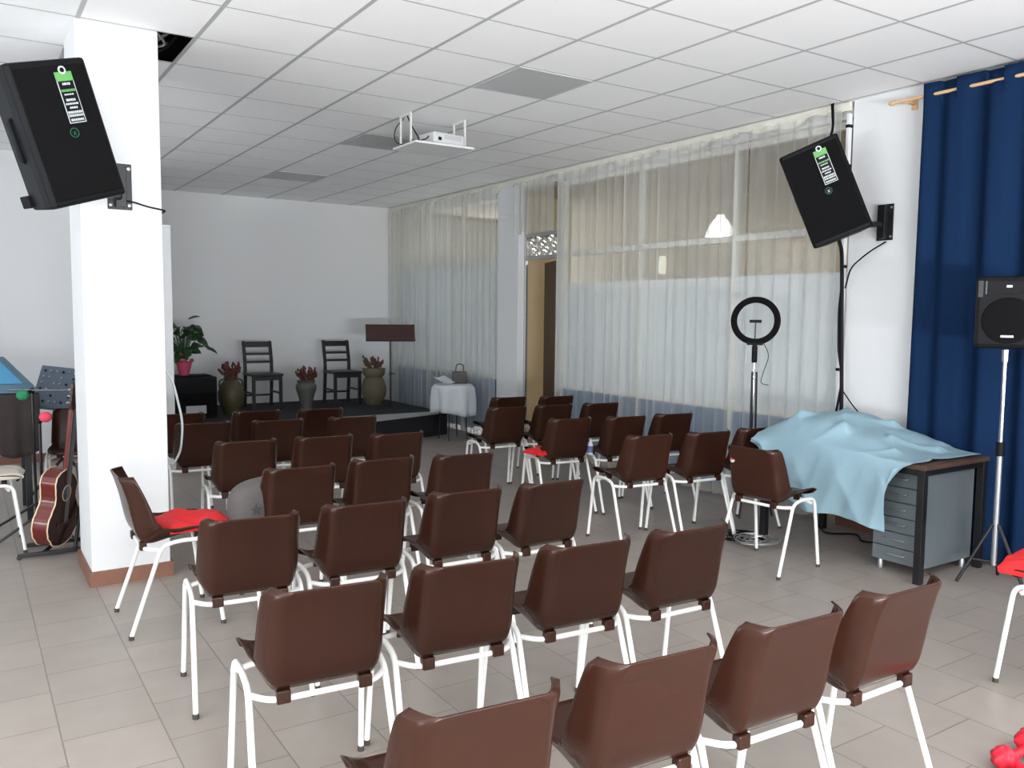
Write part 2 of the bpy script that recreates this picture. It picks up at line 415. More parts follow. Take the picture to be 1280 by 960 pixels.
# ceiling details: unlit light panels
for k, lab in enumerate(('grey unlit ceiling light panel nearest the camera', 'grey unlit ceiling light panel just behind the hanging projector shelf', 'grey unlit ceiling light panel farthest back, near the stage wall')):
    y = gy0 + 2.4*k
    if k == 0:
        L0 = thing('ceiling_light', lab, 'ceiling light', (gx0+1.5, gy0+.3, H), 0, 'square ceiling light panels')
        MB().box((-.284, -.290, -.006), (.284, .290, -.002)).build('diffuser', M['panel_grey'], L0, smooth=False)
        f = MB()
        for a, b in (((-.290, -.294), (-.284, .294)), ((.284, -.294), (.290, .294)), ((-.29, -.294), (.29, -.29)), ((-.29, .29), (.29, .294))):
            f.box((*a, -.008), (*b, -.001))
        f.build('frame', M['tbar'], L0, smooth=False)
    else: dup(L0, (gx0+1.5, y+.3, H), 0, lab)
# cables in the open ceiling cell
for k, (pts, r, lab) in enumerate((
    (((1.0, 5.2, 3.2), (1.1, 5.35, 3.16), (1.12, 5.5, 3.22), (1.02, 5.66, 3.15), (.9, 5.72, 3.3)), .012, 'black cable looping inside the open ceiling cell beside the column'),
    (((1.16, 5.2, 3.3), (1.1, 5.3, 3.22), (1.0, 5.45, 3.2), (1.12, 5.62, 3.26), (1.3, 5.8, 3.3)), .016, 'thick grey conduit crossing the open ceiling cell beside the column'))):
    tag(MB().tube(fillet(pts, .08), r).build('ceiling_cable', M['alu'] if k else M['steel']), lab, 'cable')

for k, (pts, r, m_, lab) in enumerate((
    (((1.0, 5.3, 3.14), (1.08, 5.42, 3.11), (1.05, 5.58, 3.13), (1.14, 5.7, 3.2)), .007, 'alu', 'thin pale cable sagging at the edge of the open ceiling cell'),
    (((.99, 5.62, 3.13), (1.06, 5.6, 3.105), (1.12, 5.5, 3.14), (1.17, 5.35, 3.22)), .009, 'black', 'black cable sagging lowest in the open ceiling cell'))):
    tag(MB().tube(fillet(pts, .06), r).build('ceiling_cable', M[m_]), lab, 'cable')

# ------------------------------------------------------------------ curtains
def curtain(name, y0, y1, z0, z1, x, m, label, group, seed, amp=.026, lam=.135, cat='curtain', thick=0, ring=None):
    rnd = random.Random(seed); ph = [rnd.uniform(0, 6.28) for _ in range(6)]; n = int((y1-y0)/.010)
    L = y1-y0
    def fn(u, v):
        y = y0 + u*L; z = z0 + v*(z1-z0)
        w = y + .02*math.sin(y*5+ph[4]) 
        a = amp*(.75 + .35*math.sin(y*3.1+ph[3]))
        q = a*math.sin(2*PI*w/lam+ph[0]) + a*.5*math.sin(2*PI*w/(lam*1.73)+ph[1]+.6*v) + a*.35*math.sin(2*PI*w/(lam*.61)+ph[2]-.5*v)
        return V(x + q*(.85+.25*(1-v)), y + .006*math.sin(v*5+y*9)*(1-v), z)
    o = MB().grid(fn, n, 14).build(name, m, solid=thick)
    tag(o, label, cat, group); return o
G = 'sheer white curtains along the window wall'
curtain('sheer_curtain', 8.59, 11.62, .03, 3.03, 5.37, M['sheer'], 'white sheer curtain hanging in the far bay beside the stage', G, 1)
curtain('sheer_curtain', 7.42, 8.20, 2.44, 3.03, 5.37, M['sheer'], 'short white sheer curtain hanging above the open door', G, 2)
curtain('sheer_curtain', 7.26, 7.415, .03, 3.03, 5.375, M['sheer'], 'narrow strip of white sheer curtain right beside the open door', G, 3)
curtain('sheer_curtain', 5.83, 7.24, .03, 3.03, 5.37, M['sheer'], 'white sheer curtain between the door and the lit pendant lamp', G, 4)
curtain('sheer_curtain', 4.79, 5.82, .03, 3.03, 5.37, M['sheer'], 'white sheer curtain in front of the lit pendant lamp', G, 5)
curtain('sheer_curtain', 3.90, 4.78, .03, 3.03, 5.375, M['sheer'], 'white sheer curtain behind the ring light and hanging loudspeaker', G, 6)
# blue curtain on its rod
rod = thing('curtain_rod', 'pale wooden curtain rod carrying the navy curtain', 'curtain rod', (5.33, 2.6, 2.987))
MB().tube([(0, -1.5, 0), (0, .89, 0)], .011).build('rod', M['rod'], rod)
MB().lathe([(.0, 0), (.014, .004), (.02, .02), (.012, .04), (0, .05)], (0, 0, 0), 14, Matrix.Rotation(R(-90), 4, 'X')).build('finial', M['rod'], rod, mtx=Matrix.Translation((0, .885, 0)))
for y in (.80, -1.4): MB().box((0, y-.012, -.02), (.10, y+.012, -.008)).box((.09, y-.02, -.05), (.10, y+.02, .03)).build('bracket', M['rod'], rod, smooth=False)
def blue(u, v):
    y = 1.2 + u*2.07; z = .03 + v*3.03
    q = .026*math.sin(2*PI*y/.24+.6) + .013*math.sin(2*PI*y/.37+1+v) + .008*math.sin(2*PI*y/.13-v)
    # the hem strip slips in front of and behind the rod near the top
    k = max(0, (v-.95)/.05); s = math.sin(2*PI*(y-3.0375)/.29)
    return V(5.33 + q*(1-k*.85) + k*(-.021 if s < .35 else .020), y + .02*(1-v)*math.sin(y*4), z)
bc = MB().grid(blue, 207, 60).build('blue_curtain', M['blue_curtain'], solid=.003)
tag(bc, 'navy blue opaque curtain hanging behind the small loudspeaker on a stand', 'curtain')

# ------------------------------------------------------------------ stacking chairs
PROF = [(.188, .446), (.200, .462), (.183, .473), (.10, .468), (.02, .455), (-.05, .441), (-.10, .434), (-.138, .443), (-.162, .485), (-.178, .550), (-.194, .630), (-.213, .700), (-.225, .735), (-.235, .760)]
def lerp(a, b, t): return a + (b-a)*t
def chair_shell():
    pts = [Vector((0, y, z)) for y, z in PROF]
    dist = [0]
    for a, b in zip(pts, pts[1:]): dist.append(dist[-1] + (b-a).length)
    T = dist[-1]
    def at(d):
        for i in range(len(pts)-1):
            if d <= dist[i+1] + 1e-9:
                k = (d-dist[i])/(dist[i+1]-dist[i])
                p0 = pts[max(i-1, 0)]; p1 = pts[i]; p2 = pts[i+1]; p3 = pts[min(i+2, len(pts)-1)]
                return .5*((2*p1) + (p2-p0)*k + (2*p0-5*p1+4*p2-p3)*k*k + (3*p1-p0-3*p2+p3)*k**3)
        return pts[-1]
    def half(d):
        s = d/T
        w = .204 if s < .35 else (lerp(.204, .222, (s-.35)/.25) if s < .6 else lerp(.222, .203, (s-.6)/.4))
        e = T - d                                   # round the upper corners
        if e < .035: w -= .8*(.035 - math.sqrt(max(0, .035**2 - (.035-e)**2)))
        if d < .045: w -= .9*(.045 - math.sqrt(max(0, .045**2 - (.045-d)**2)))
        return w
    def wing(d):
        s = d/T
        key = [(0, .016), (.1, .026), (.30, .044), (.42, .076), (.52, .110), (.62, .100), (.8, .080), (.93, .068), (1, .066)]
        for (a, va), (b, vb) in zip(key, key[1:]):
            if s <= b: return lerp(va, vb, (s-a)/(b-a))
        return key[-1][1]
    def fn(u, v):
        d = u*T; p = at(d); t = (at(min(T, d+.004)) - at(max(0, d-.004))).normalized()
        nrm = V(0, t.z, -t.y)
        if nrm.y < 0 and nrm.z < 0: nrm = -nrm
        if nrm.z < 0 and d < T*.3: nrm = -nrm
        if nrm.y < 0 and d > T*.5: nrm = -nrm
        nrm.z *= .12 if d > T*.62 else 1
        x = (v*2-1); ax = abs(x); w = half(d)
        k = max(0, (ax-.68)/.32)
        lift = wing(d)*k**1.35
        xx = math.copysign(w*(ax - .11*k*k*min(1.2, wing(d)/.1)), x)
        return V(xx, p.y + nrm.y*lift, p.z + nrm.z*lift)
    return MB().grid(fn, 46, 36)
def side_path(s):
    return fillet([(s*.223, -.212, .012), (s*.212, -.065, .428), (s*.212, .020, .444), (s*.212, .160, .438), (s*.223, .212, .012)], .05, 6)
def make_chair(label):
    t = thing('stacking_chair', label, 'chair', (0, 0, 0), 0, 'brown shell chairs set out in rows')
    sh = chair_shell().build('seat_shell', M['shell'], t, solid=.006, off=0)
    bv = sh.modifiers.new('lip', 'BEVEL'); bv.width = .002; bv.segments = 1; bv.limit_method = 'ANGLE'; bv.angle_limit = R(60)
    for s in (-1, 1):
        p = side_path(s); k = len(p)
        h = next(i for i, q in enumerate(p) if q.y > .02)
        for pp, foot in ((p[:h+1], p[0]), (p[h:], p[-1])):
            leg = MB().tube(pp, .0105, 10).build('leg', M['white_tube'], t)
            c = MB().lathe([(.0, 0), (.0125, 0), (.0125, .018), (.0105, .020)], (foot.x, foot.y, 0), 10).build('foot_cap', M['footcap'], leg)
    for yb, ye, z in ((-.135, -.062, .409), (.115, .135, .430)):
        bar = MB().tube(fillet([(-.212, ye, .408), (-.160, yb, z), (.160, yb, z), (.212, ye, .408)], .05, 5), .0095, 8).build('cross_bar', M['white_tube'], t)
        for s in (-1, 1):
            MB().box((s*.125-.021, yb-.016, z-.011), (s*.125+.021, yb+.015, z+.030)).build('clip', M['shell'], sh, smooth=False, bevel=.005)
    return t
def put(center, deg, label):
    global chair0
    x, y = center
    if chair0 is None:
        chair0 = make_chair(label); chair0.location = (x, y, 0); chair0.rotation_euler = (0, 0, R(deg)); return chair0
    return dup(chair0, (x, y, 0), R(deg), label)
chair0 = None
def mid(m, deg): return (m[0]*1.0325 - .236*math.sin(R(deg)), m[1]*1.0325 + .236*math.cos(R(deg)))
ROWS = [
 # front row nearest the camera
 ((.85, 1.35), -6, 'brown plastic chair cut off by the bottom edge, leftmost of nearest row'),
 ((1.315, 1.35), -5, 'brown plastic chair, second from left in the row nearest the camera'),
 ((1.77, 1.33), -3, 'brown plastic chair, third from left in the row nearest the camera'),
 ((2.24, 1.33), -1, 'brown plastic chair at the right end of the row nearest the camera'),
 ((.845, 2.20), -5, 'large brown plastic chair at left end of second row from the camera'),
 ((1.30, 2.185), -6, 'brown plastic chair, second from left in second row from the camera'),
 ((1.755, 2.165), -5, 'brown plastic chair, third from left in second row from the camera'),
 ((2.205, 2.13), -3, 'brown plastic chair at the right end of second row from the camera'),
 ((.885, 3.10), -6, 'brown plastic chair at left end of third row, in front of the red-cloth chair'),
 ((1.35, 3.10), -4, 'brown plastic chair, second from left in third row from the camera'),
 ((1.825, 3.10), -2, 'brown plastic chair, third from left in third row from the camera'),
 ((2.27, 3.07), 1, 'brown plastic chair at the right end of third row, left of the aisle'),
 ((1.39, 4.00), -3, 'brown plastic chair with the grey bag on its seat, fourth row'),
 ((1.845, 4.02), -2, 'brown plastic chair, middle of the three in fourth row, left of the aisle'),
 ((2.29, 3.93), -4, 'brown plastic chair at right end of fourth row, left of the aisle'),
 ((1.395, 4.98), -5, 'brown plastic chair at left end of fifth row, behind the grey bag chair'),
 ((1.86, 4.93), -6, 'brown plastic chair, middle of fifth row, left of the aisle'),
 ((2.32, 4.84), -3, 'brown plastic chair at right end of fifth row, left of the aisle'),
 ((1.37, 5.93), -4, 'brown plastic chair at left end of sixth row, next to the hanging white cable'),
 ((1.86, 5.84), -5, 'dark plastic chair, middle of sixth row, left of the aisle'),
 ((2.39, 5.76), -6, 'dark plastic chair at right end of sixth row, left of the aisle'),
 ((1.34, 6.55), -4, 'dark plastic chair at left end of the row nearest the stage, beside the cabinet'),
 ((1.89, 6.45), -4, 'dark plastic chair, middle of the row nearest the stage, left of the aisle'),
 ((2.37, 6.36), -5, 'dark plastic chair at right end of the stage row, left of the aisle'),
 # right block, beyond the aisle
 ((3.68, 3.97), -6, 'brown plastic chair on the aisle in nearest row of the right block'),
 ((4.135, 3.89), -5, 'brown plastic chair, second from the aisle in nearest row of the right block'),
 ((4.585, 3.87), -3, 'brown plastic chair half hidden behind the lone chair and blue sheet'),
 ((3.75, 4.91), -7, 'brown plastic chair with red cloth on its seat, second right-block row'),
 ((4.20, 4.80), -5, 'brown plastic chair with a blue bottle on its seat, second right-block row'),
 ((4.65, 4.76), -7, 'brown plastic chair by the sheer curtain, second row of the right block'),
 ((3.75, 5.76), -4, 'dark plastic chair on the aisle, third row of the right block'),
 ((4.195, 5.72), -5, 'dark plastic chair, middle of third row of the right block'),
 ((4.645, 5.65), -7, 'dark plastic chair by the sheer curtain, third row of the right block'),
 ((4.21, 6.45), -4, 'dark plastic chair at left of the farthest right-block row, before the slim pillar'),
 ((4.66, 6.32), -6, 'dark plastic chair at right of the farthest right-block row, before the open door'),
]
for m_, dg, lab in ROWS: put(mid(m_, dg), dg, lab)
put((4.165, 3.455), -84, 'lone brown plastic chair turned sideways beside the sheet-covered desk')
put((.83, 4.43), -90, 'brown plastic chair turned sideways by the white column with red cloth')
put((3.855, 1.565), -4, 'brown plastic chair at the right frame edge with red cloth on it')
put((.08, 6.33), -90, 'white-framed chair with a cream cushion at the left frame edge')
put((.74, 7.32), 170, 'white-framed chair behind the guitar beside the column')
# sticker on the lone chair's back is part of that chair
lone = [o for o in COL.objects if o.get('label', '').startswith('lone brown')][0]
lone_shell = [c for c in lone.children if c.name.startswith('seat_shell')][0]
MB().lathe([(0, 0), (.016, 0), (.016, .002), (0, .002)], (0, 0, 0), 14, Matrix.Rotation(R(90), 4, 'X')).build('sticker', M['whiteprint'], lone_shell, mtx=Matrix.Translation((-.13, -.205, .665)))
MB().lathe([(0, 0), (.009, 0), (.009, .0015), (0, .0015)], (0, 0, 0), 12, Matrix.Rotation(R(90), 4, 'X')).build('sticker', M['red'], lone_shell, mtx=Matrix.Translation((-.133, -.208, .672)))

# ------------------------------------------------------------------ soft things on chairs
def softpad(name, m, sx, sy, h, loc, rz, label, cat, seed, crease=.012, tilt=0, sag=0):
    rnd = random.Random(seed); p = [rnd.uniform(0, 6) for _ in range(6)]
    def top(u, v):
        x = (u-.5)*2; y = (v-.5)*2
        e = (1-abs(x)**6)*(1-abs(y)**6)
        z = h*(.35 + .65*max(0, e)**.5) + crease*(math.sin(x*5+p[0]+y*2)*math.sin(y*4+p[1]) + .5*math.sin(x*9+y*7+p[2]))*max(0, e)
        wob = 1 + .05*math.sin(4*math.atan2(y, x)+p[3])
        return V(x*sx/2*wob, y*sy/2*wob, z - sag*max(0, x-.3)**2)
    def bot(u, v):
        t = top(u, v); x = (u-.5)*2
        return V(t.x*.98, t.y*.98, .0015 - sag*max(0, x-.3)**2)
    mb = MB(); n = 22
    mb.grid(top, n, n); mb.grid(bot, n, n)
    k = (n+1)**2
    edge = [(i, 0) for i in range(n)] + [(n, j) for j in range(n)] + [(i, n) for i in range(n, 0, -1)] + [(0, j) for j in range(n, 0, -1)]
    idx = [i*(n+1)+j for i, j in edge]
    mb.f += [(idx[i], idx[(i+1) % len(idx)], idx[(i+1) % len(idx)]+k, idx[i]+k) for i in range(len(idx))]
    o = mb.build(name, m, smooth=True)
    o.location = loc; o.rotation_euler = (tilt, 0, rz); tag(o, label, cat); return o
softpad('red_cloth', M['red'], .33, .34, .045, (.94, 4.43, .468), .15, 'red folded cloth on the sideways chair by the white column', 'cloth', 1, .014)
softpad('red_cloth', M['red'], .36, .36, .075, (3.85, 1.66, .470), .1, 'bright red cloth on the chair at the right frame edge', 'cloth', 2, .02)
softpad('red_cloth', M['red'], .15, .20, .035, (3.70, 5.29, .472), .1, 'small red cloth on an aisle seat of the right block', 'cloth', 3, .01)
softpad('seat_cushion', M['cream'], .40, .40, .04, (.11, 6.33, .474), 0, 'flat cream cushion on the chair at the left frame edge', 'cushion', 4, .006)
# grey felt bag leaning on the seat of the left fourth-row chair
bag = thing('shoulder_bag', 'grey felt bag lying on a chair seat in the fourth row', 'bag', (1.285, 4.33, .462), R(4))
def bagf(u, v):
    a = 2*PI*u; b = PI*(v-.5); sg = lambda q, e: math.copysign(abs(q)**e, q)
    x = .185*sg(math.cos(b), .5)*sg(math.cos(a), .5); y = .10*sg(math.cos(b), .6)*sg(math.sin(a), .8); z = .105 + .105*sg(math.sin(b), .55)
    return V(x + .05*(z-.1), y + .010*math.sin(x*22+z*17), z + .02*math.sin(x*9+1) + .12*(x+.0)*max(0, z)/.2*.5)
MB().grid(bagf, 40, 22).build('bag_body', M['grey_bag'], bag)
st = []
for i in range(10):
    a = PI/2 + PI*i/5; r = .034 if i % 2 == 0 else .014; st.append((r*math.cos(a), r*math.sin(a)))
MB().prism(st, .003).build('star_print', M['star'], bag, smooth=False, mtx=Matrix.Translation((-.075, -.103, .085)) @ Matrix.Rotation(R(90), 4, 'X'))
# water bottle on a seat in the right block
wb_scale = .75
wb = thing('water_bottle', 'small bottle with a blue label on a chair seat in the right block', 'bottle', (4.07, 5.12, .461))
MB().lathe([(0, 0), (.026, 0), (.028, .01), (.028, .10), (.012, .135), (.012, .15)], n=16).build('bottle_body', M['paper'], wb)
MB().lathe([(.0285, .02), (.0285, .09)], n=16).build('bottle_label', M['bottle_blue'], wb, solid=.0006)
MB().lathe([(0, .148), (.014, .148), (.014, .165), (0, .167)], n=12).build('bottle_cap', M['whiteprint'], wb)
wb.scale = (.8, .8, .75)
# red ribbon decoration on the floor at the lower right corner
rr = thing('red_ribbon', 'shiny red knotted ribbon garland on the floor at the bottom right corner', 'ribbon', (2.985, 1.365, 0))
rr.scale = (.8, .8, .8)
M['redshine'] = mat('red_satin', (.62, .010, .030), .35, noise=.15, nscale=20)
def knot(c, rx, ry, rz, seed):
    rnd = random.Random(seed); p = [rnd.uniform(0, 6) for _ in range(4)]; c = Vector(c)
    def fn(u, v):
        a = 2*PI*u; b = PI*(v-.5); k = 1 + .10*math.sin(5*a+p[0]+3*b) + .06*math.sin(9*a-4*b+p[1])
        return c + V(rx*k*math.cos(b)*math.cos(a), ry*k*math.cos(b)*math.sin(a), rz*(1+.06*math.sin(3*a+p[2]))*math.sin(b))
    return MB().grid(fn, 30, 16)
knot((.19, .04, .062), .085, .075, .058, 1).build('ribbon_puff', M['redshine'], rr)
knot((-.045, .05, .055), .052, .050, .050, 2).build('ribbon_puff', M['redshine'], rr)
knot((-.06, -.13, .040), .13, .08, .038, 3).build('ribbon_puff', M['redshine'], rr)
MB().tube(fillet([(.15, .04, .06), (.06, .045, .045), (-.03, .05, .05), (-.05, -.04, .04), (-.06, -.10, .035)], .04), [.03]+[.017]*16+[.03] if False else .020).build('ribbon_twist', M['redshine'], rr)

# ------------------------------------------------------------------ desk under the light-blue sheet
desk = thing('desk', 'dark wooden desk with black legs under a light blue sheet', 'desk', (0, 0, 0))
box('desk_top', (4.585, 2.70, .672), (5.28, 3.89, .70), M['desk_top'], desk, .004)
for x, y in ((4.61, 2.73), (4.61, 3.86), (5.25, 2.73), (5.25, 3.86)):
    box('leg', (x-.022, y-.022, 0), (x+.022, y+.022, .672), M['blackmetal'], desk, .003)
fr = MB(); fr.box((4.60, 2.715, .635), (4.62, 3.875, .672)); fr.box((5.24, 2.715, .635), (5.26, 3.875, .672)); fr.box((4.60, 2.72, .635), (5.26, 2.74, .672)); fr.box((4.60, 3.85, .635), (5.26, 3.87, .672))
fr.build('apron', M['blackmetal'], desk, smooth=False)
ped = thing('drawer_pedestal', 'grey drawer pedestal standing under the right end of the desk', 'drawer unit', (4.69, 2.765, 0))
box('cabinet_body', (.015, 0, .06), (.54, .32, .632), M['grey_lam'], ped, .003)
for k in range(6):
    z0 = .068 + k*.0935
    dr = box('drawer', (-.006, .006, z0), (.016, .314, z0+.088), M['ped_side'], ped, .003)
    MB().tube(fillet([(-.006, .10, z0+.052), (-.022, .10, z0+.050), (-.022, .22, z0+.050), (-.006, .22, z0+.052)], .01), .004, 8).build('handle', M['steel'], dr)
for x in (.05, .5):
    for y in (.03, .29): MB().lathe([(0, 0), (.018, 0), (.018, .04), (.012, .062)], (x, y, 0), 12).build('foot', M['steel'], ped)
# blue sheet: heaped over things on the desk, its front hanging in a point
def sheet(u, v):
    # u: along the desk, far (0) to near (1); v: back edge (0) -> front edge (.55) -> hanging hem (1)
    yn = lerp(3.93, 2.76, u)
    vt = .56
    bump = 0.135*math.exp(-((u-.17)/.20)**2) + .13*math.exp(-((u-.42)/.16)**2) + .075*math.exp(-((u-.66)/.15)**2)
    def ridge(q): return 1 - 2*abs(math.sin(q))**.6
    wr = .008*math.sin(u*23+v*7) + .013*ridge(u*11-v*8+1) + .010*ridge(v*12+u*8) + .009*ridge(u*19+v*15)
    if v <= vt:
        k = v/vt                          # 0 back, 1 front edge
        x = lerp(5.27, 4.565, k)
        prof = math.sin(PI*min(1, .22+k*.78))**.75 if k > .0 else 0
        hb = bump*(.45 + .75*math.sin(PI*(.18+.78*k)))*(1 if k < .8 else max(.25, 1-(k-.8)*3.2))
        z = .706 + hb + max(0, wr+.006)*(1.3+.8*math.sin(k*PI)) + .004
        y = yn + .018*math.sin(k*9+u*5)
        if u > .93: y = yn - (u-.93)*.25*(1-k) 
        return V(x, y, z)
    k = (v-vt)/(1-vt)
    # hem depth along the desk
    key = [(0, .015), (.08, .06), (.17, .22), (.30, .37), (.42, .41), (.55, .40), (.70, .41), (.80, .43), (.86, .44), (.93, .22), (1, .03)]
    for (a, va), (b, vb) in zip(key, key[1:]):
        if u <= b: dep = lerp(va, vb, (u-a)/(b-a)); break
    fold = .026*math.sin(u*22+1.2+k*2.5) + .034*ridge(u*12-k*2.2) + .020*ridge(u*25+k*3)
    z = .706 + bump*.18*(1-k) - dep*k + (.004 if k < .1 else 0)
    x = 4.562 - .028*math.sin(min(1, k*2.2)*PI/2) - (fold*.5+.012)*k - .05*k*math.exp(-((u-.30)/.2)**2)
    y = yn - .05*k*(u-.3) + .02*k*math.sin(u*15)
    if u > .86: y = yn + k*(.10)*(1 if u > .93 else (u-.86)/.07)
    return V(x, y, z)
bl = MB().grid(sheet, 110, 84).build('blue_sheet', M['cloth'], solid=.003)
k_ = bl.modifiers.new('soften', 'SMOOTH'); k_.factor = .5; k_.iterations = 9
tag(bl, 'crumpled light blue sheet heaped over the desk and hanging down its front', 'sheet')
# cable tangle beneath the desk end
for k, lab in enumerate(('black cable coiled on the floor under the far end of the desk', 'grey cable coiled on the floor beside the desk leg')):
    rnd = random.Random(20+k); pts = []
    for i in range(70):
        a = i*.45; r = .10 + .05*math.sin(i*.37+k) ; pts.append((4.52-.03*k + r*math.cos(a)*1.1, 3.98-.17*k + r*math.sin(a), .008+.004*(i % 5)+k*.02))
    tag(MB().tube(pts, .005, 6).build('floor_cable', M['black'] if k == 0 else M['alu']), lab, 'cable')
tag(MB().tube(fillet([(5.30, 3.30, .5), (5.20, 3.32, .02), (5.12, 3.45, .009), (5.3, 3.6, .009), (5.1, 3.72, .009), (5.25, 3.9, .009)], .08), .006, 6).build('power_cable', M['black']), 'black cable lying by the skirting below the blue sheet', 'cable')

# ------------------------------------------------------------------ ring light on tripod
rl = thing('ring_light', 'black ring light on a tripod standing before the sheer curtain', 'ring light', (5.08, 4.40, 0))
cdir = Vector((-5.08, -4.40, 0)).normalized(); fm = Matrix.Translation((0, 0, 1.51)) @ cdir.to_track_quat('-Y', 'Z').to_matrix().to_4x4()
# annulus section
def ring(u, v):
    a = 2*PI*u; b = 2*PI*v; return V((.160+.024*math.cos(b))*math.cos(a), .014*math.sin(b), (.160+.024*math.cos(b))*math.sin(a))
MB().grid(ring, 48, 10).build('ring', M['grille'], rl, mtx=fm)
MB().box((-.045, -.01, -.015), (.045, .01, .008)).build('phone_clamp', M['black'], rl, smooth=False, bevel=.003, mtx=fm)
MB().tube([(0, 0, -.01), (0, 0, -.17)], .004, 8).build('clamp_stem', M['blackmetal'], rl, mtx=fm)
MB().box((-.06, -.012, -.185), (.06, .012, -.155)).build('yoke', M['black'], rl, smooth=False, bevel=.005, mtx=fm)
MB().lathe([(0, 1.19), (.016, 1.19), (.021, 1.20), (.021, 1.31), (.014, 1.335), (0, 1.335)], n=14).build('grip', M['black'], rl)
MB().tube([(0, 0, .45), (0, 0, 1.20)], .007, 10).build('pole', M['chrome'], rl)
MB().lathe([(.0, .60), (.015, .60), (.015, .66), (0, .66)], n=12).build('collar', M['black'], rl)
for k in range(3):
    a = R(75 + 120*k)
    MB().tube([(.02*math.cos(a), .02*math.sin(a), 1.12), (.025*math.cos(a), .025*math.sin(a), .62), (.17*math.cos(a), .17*math.sin(a), .008)], .008, 8).build('leg', M['blackmetal'], rl)
MB().tube(fillet([(.05, -.04, 1.34), (.09, -.07, 1.25), (.05, -.04, 1.10), (.04, -.03, 1.03), (.09, -.07, 1.02)], .05), .003, 6).build('cord', M['black'], rl)

# ------------------------------------------------------------------ small PA loudspeaker on its stand, right
sp = thing('speaker_stand', 'chrome pole stand with black tripod legs before the navy curtain', 'speaker stand', (4.97, 2.49, 0))
MB().tube([(0, 0, .12), (0, 0, .80)], .016, 12).build('lower_pole', M['steel'], sp)
MB().tube([(0, 0, .80), (0, 0, 1.37)], .0125, 12).build('upper_pole', M['chrome'], sp)
MB().lathe([(0, .76), (.024, .76), (.024, .84), (0, .84)], n=14).build('collar', M['black'], sp)
MB().lathe([(0, 1.30), (.019, 1.30), (.021, 1.37), (0, 1.375)], n=14).build('top_collar', M['chrome'], sp)
for k in range(3):
    a = R(20+120*k); c, s = math.cos(a), math.sin(a)
    lg = MB().tube([(.018*c, .018*s, .36), (.20*c, .20*s, .015)], .010, 8).build('leg', M['blackmetal'], sp)
    MB().tube([(.02*c, .02*s, .14), (.13*c, .13*s, .155)], .006, 8).build('brace', M['blackmetal'], lg)
pa = thing('loudspeaker', 'small black loudspeaker on the chrome stand before the navy curtain', 'speaker', (4.97, 2.49, 1.380))
pdir = Vector((-5.10, -2.56, 0)).normalized(); pm = pdir.to_track_quat('-Y', 'Z').to_matrix().to_4x4()
pts = [(-.165, -.13), (.165, -.13), (.12, .13), (-.12, .13)]
MB().prism(pts, .40).build('cabinet', M['black'], pa, smooth=False, bevel=.025, mtx=pm)
MB().lathe([(0, 0), (.128, 0), (.125, .010), (.10, .014), (0, .020)], n=32).build('woofer_grille', M['grille'], pa, mtx=pm @ Matrix.Translation((0, -.130, .155)) @ Matrix.Rotation(R(90), 4, 'X'))
hb = MB()
for i, (w, h, dd) in enumerate(((.115, .045, .0), (.06, .022, .028))): pass
hb.add([(-.115, -.132, .30), (.115, -.132, .30), (.115, -.132, .375), (-.115, -.132, .375), (-.035, -.112, .318), (.035, -.112, .318), (.035, -.112, .355), (-.035, -.112, .355)],
       [(0, 1, 5, 4), (1, 2, 6, 5), (2, 3, 7, 6), (3, 0, 4, 7), (4, 5, 6, 7)])
hb.build('horn', M['blackmetal'], pa, smooth=False, mtx=pm)
for s in (-1, 1): MB().box((s*.138-.012, -.1325, .285), (s*.138+.012, -.127, .375)).build('port', M['slab'], pa, smooth=False, mtx=pm)
MB().box((-.014, -.140, .337), (.014, -.131, .350)).build('tweeter', M['alu'], pa, smooth=False, mtx=pm)
MB().box((-.032, -.155, .060), (.032, -.146, .075)).build('badge', M['alu'], pa, smooth=False, bevel=.003, mtx=pm)

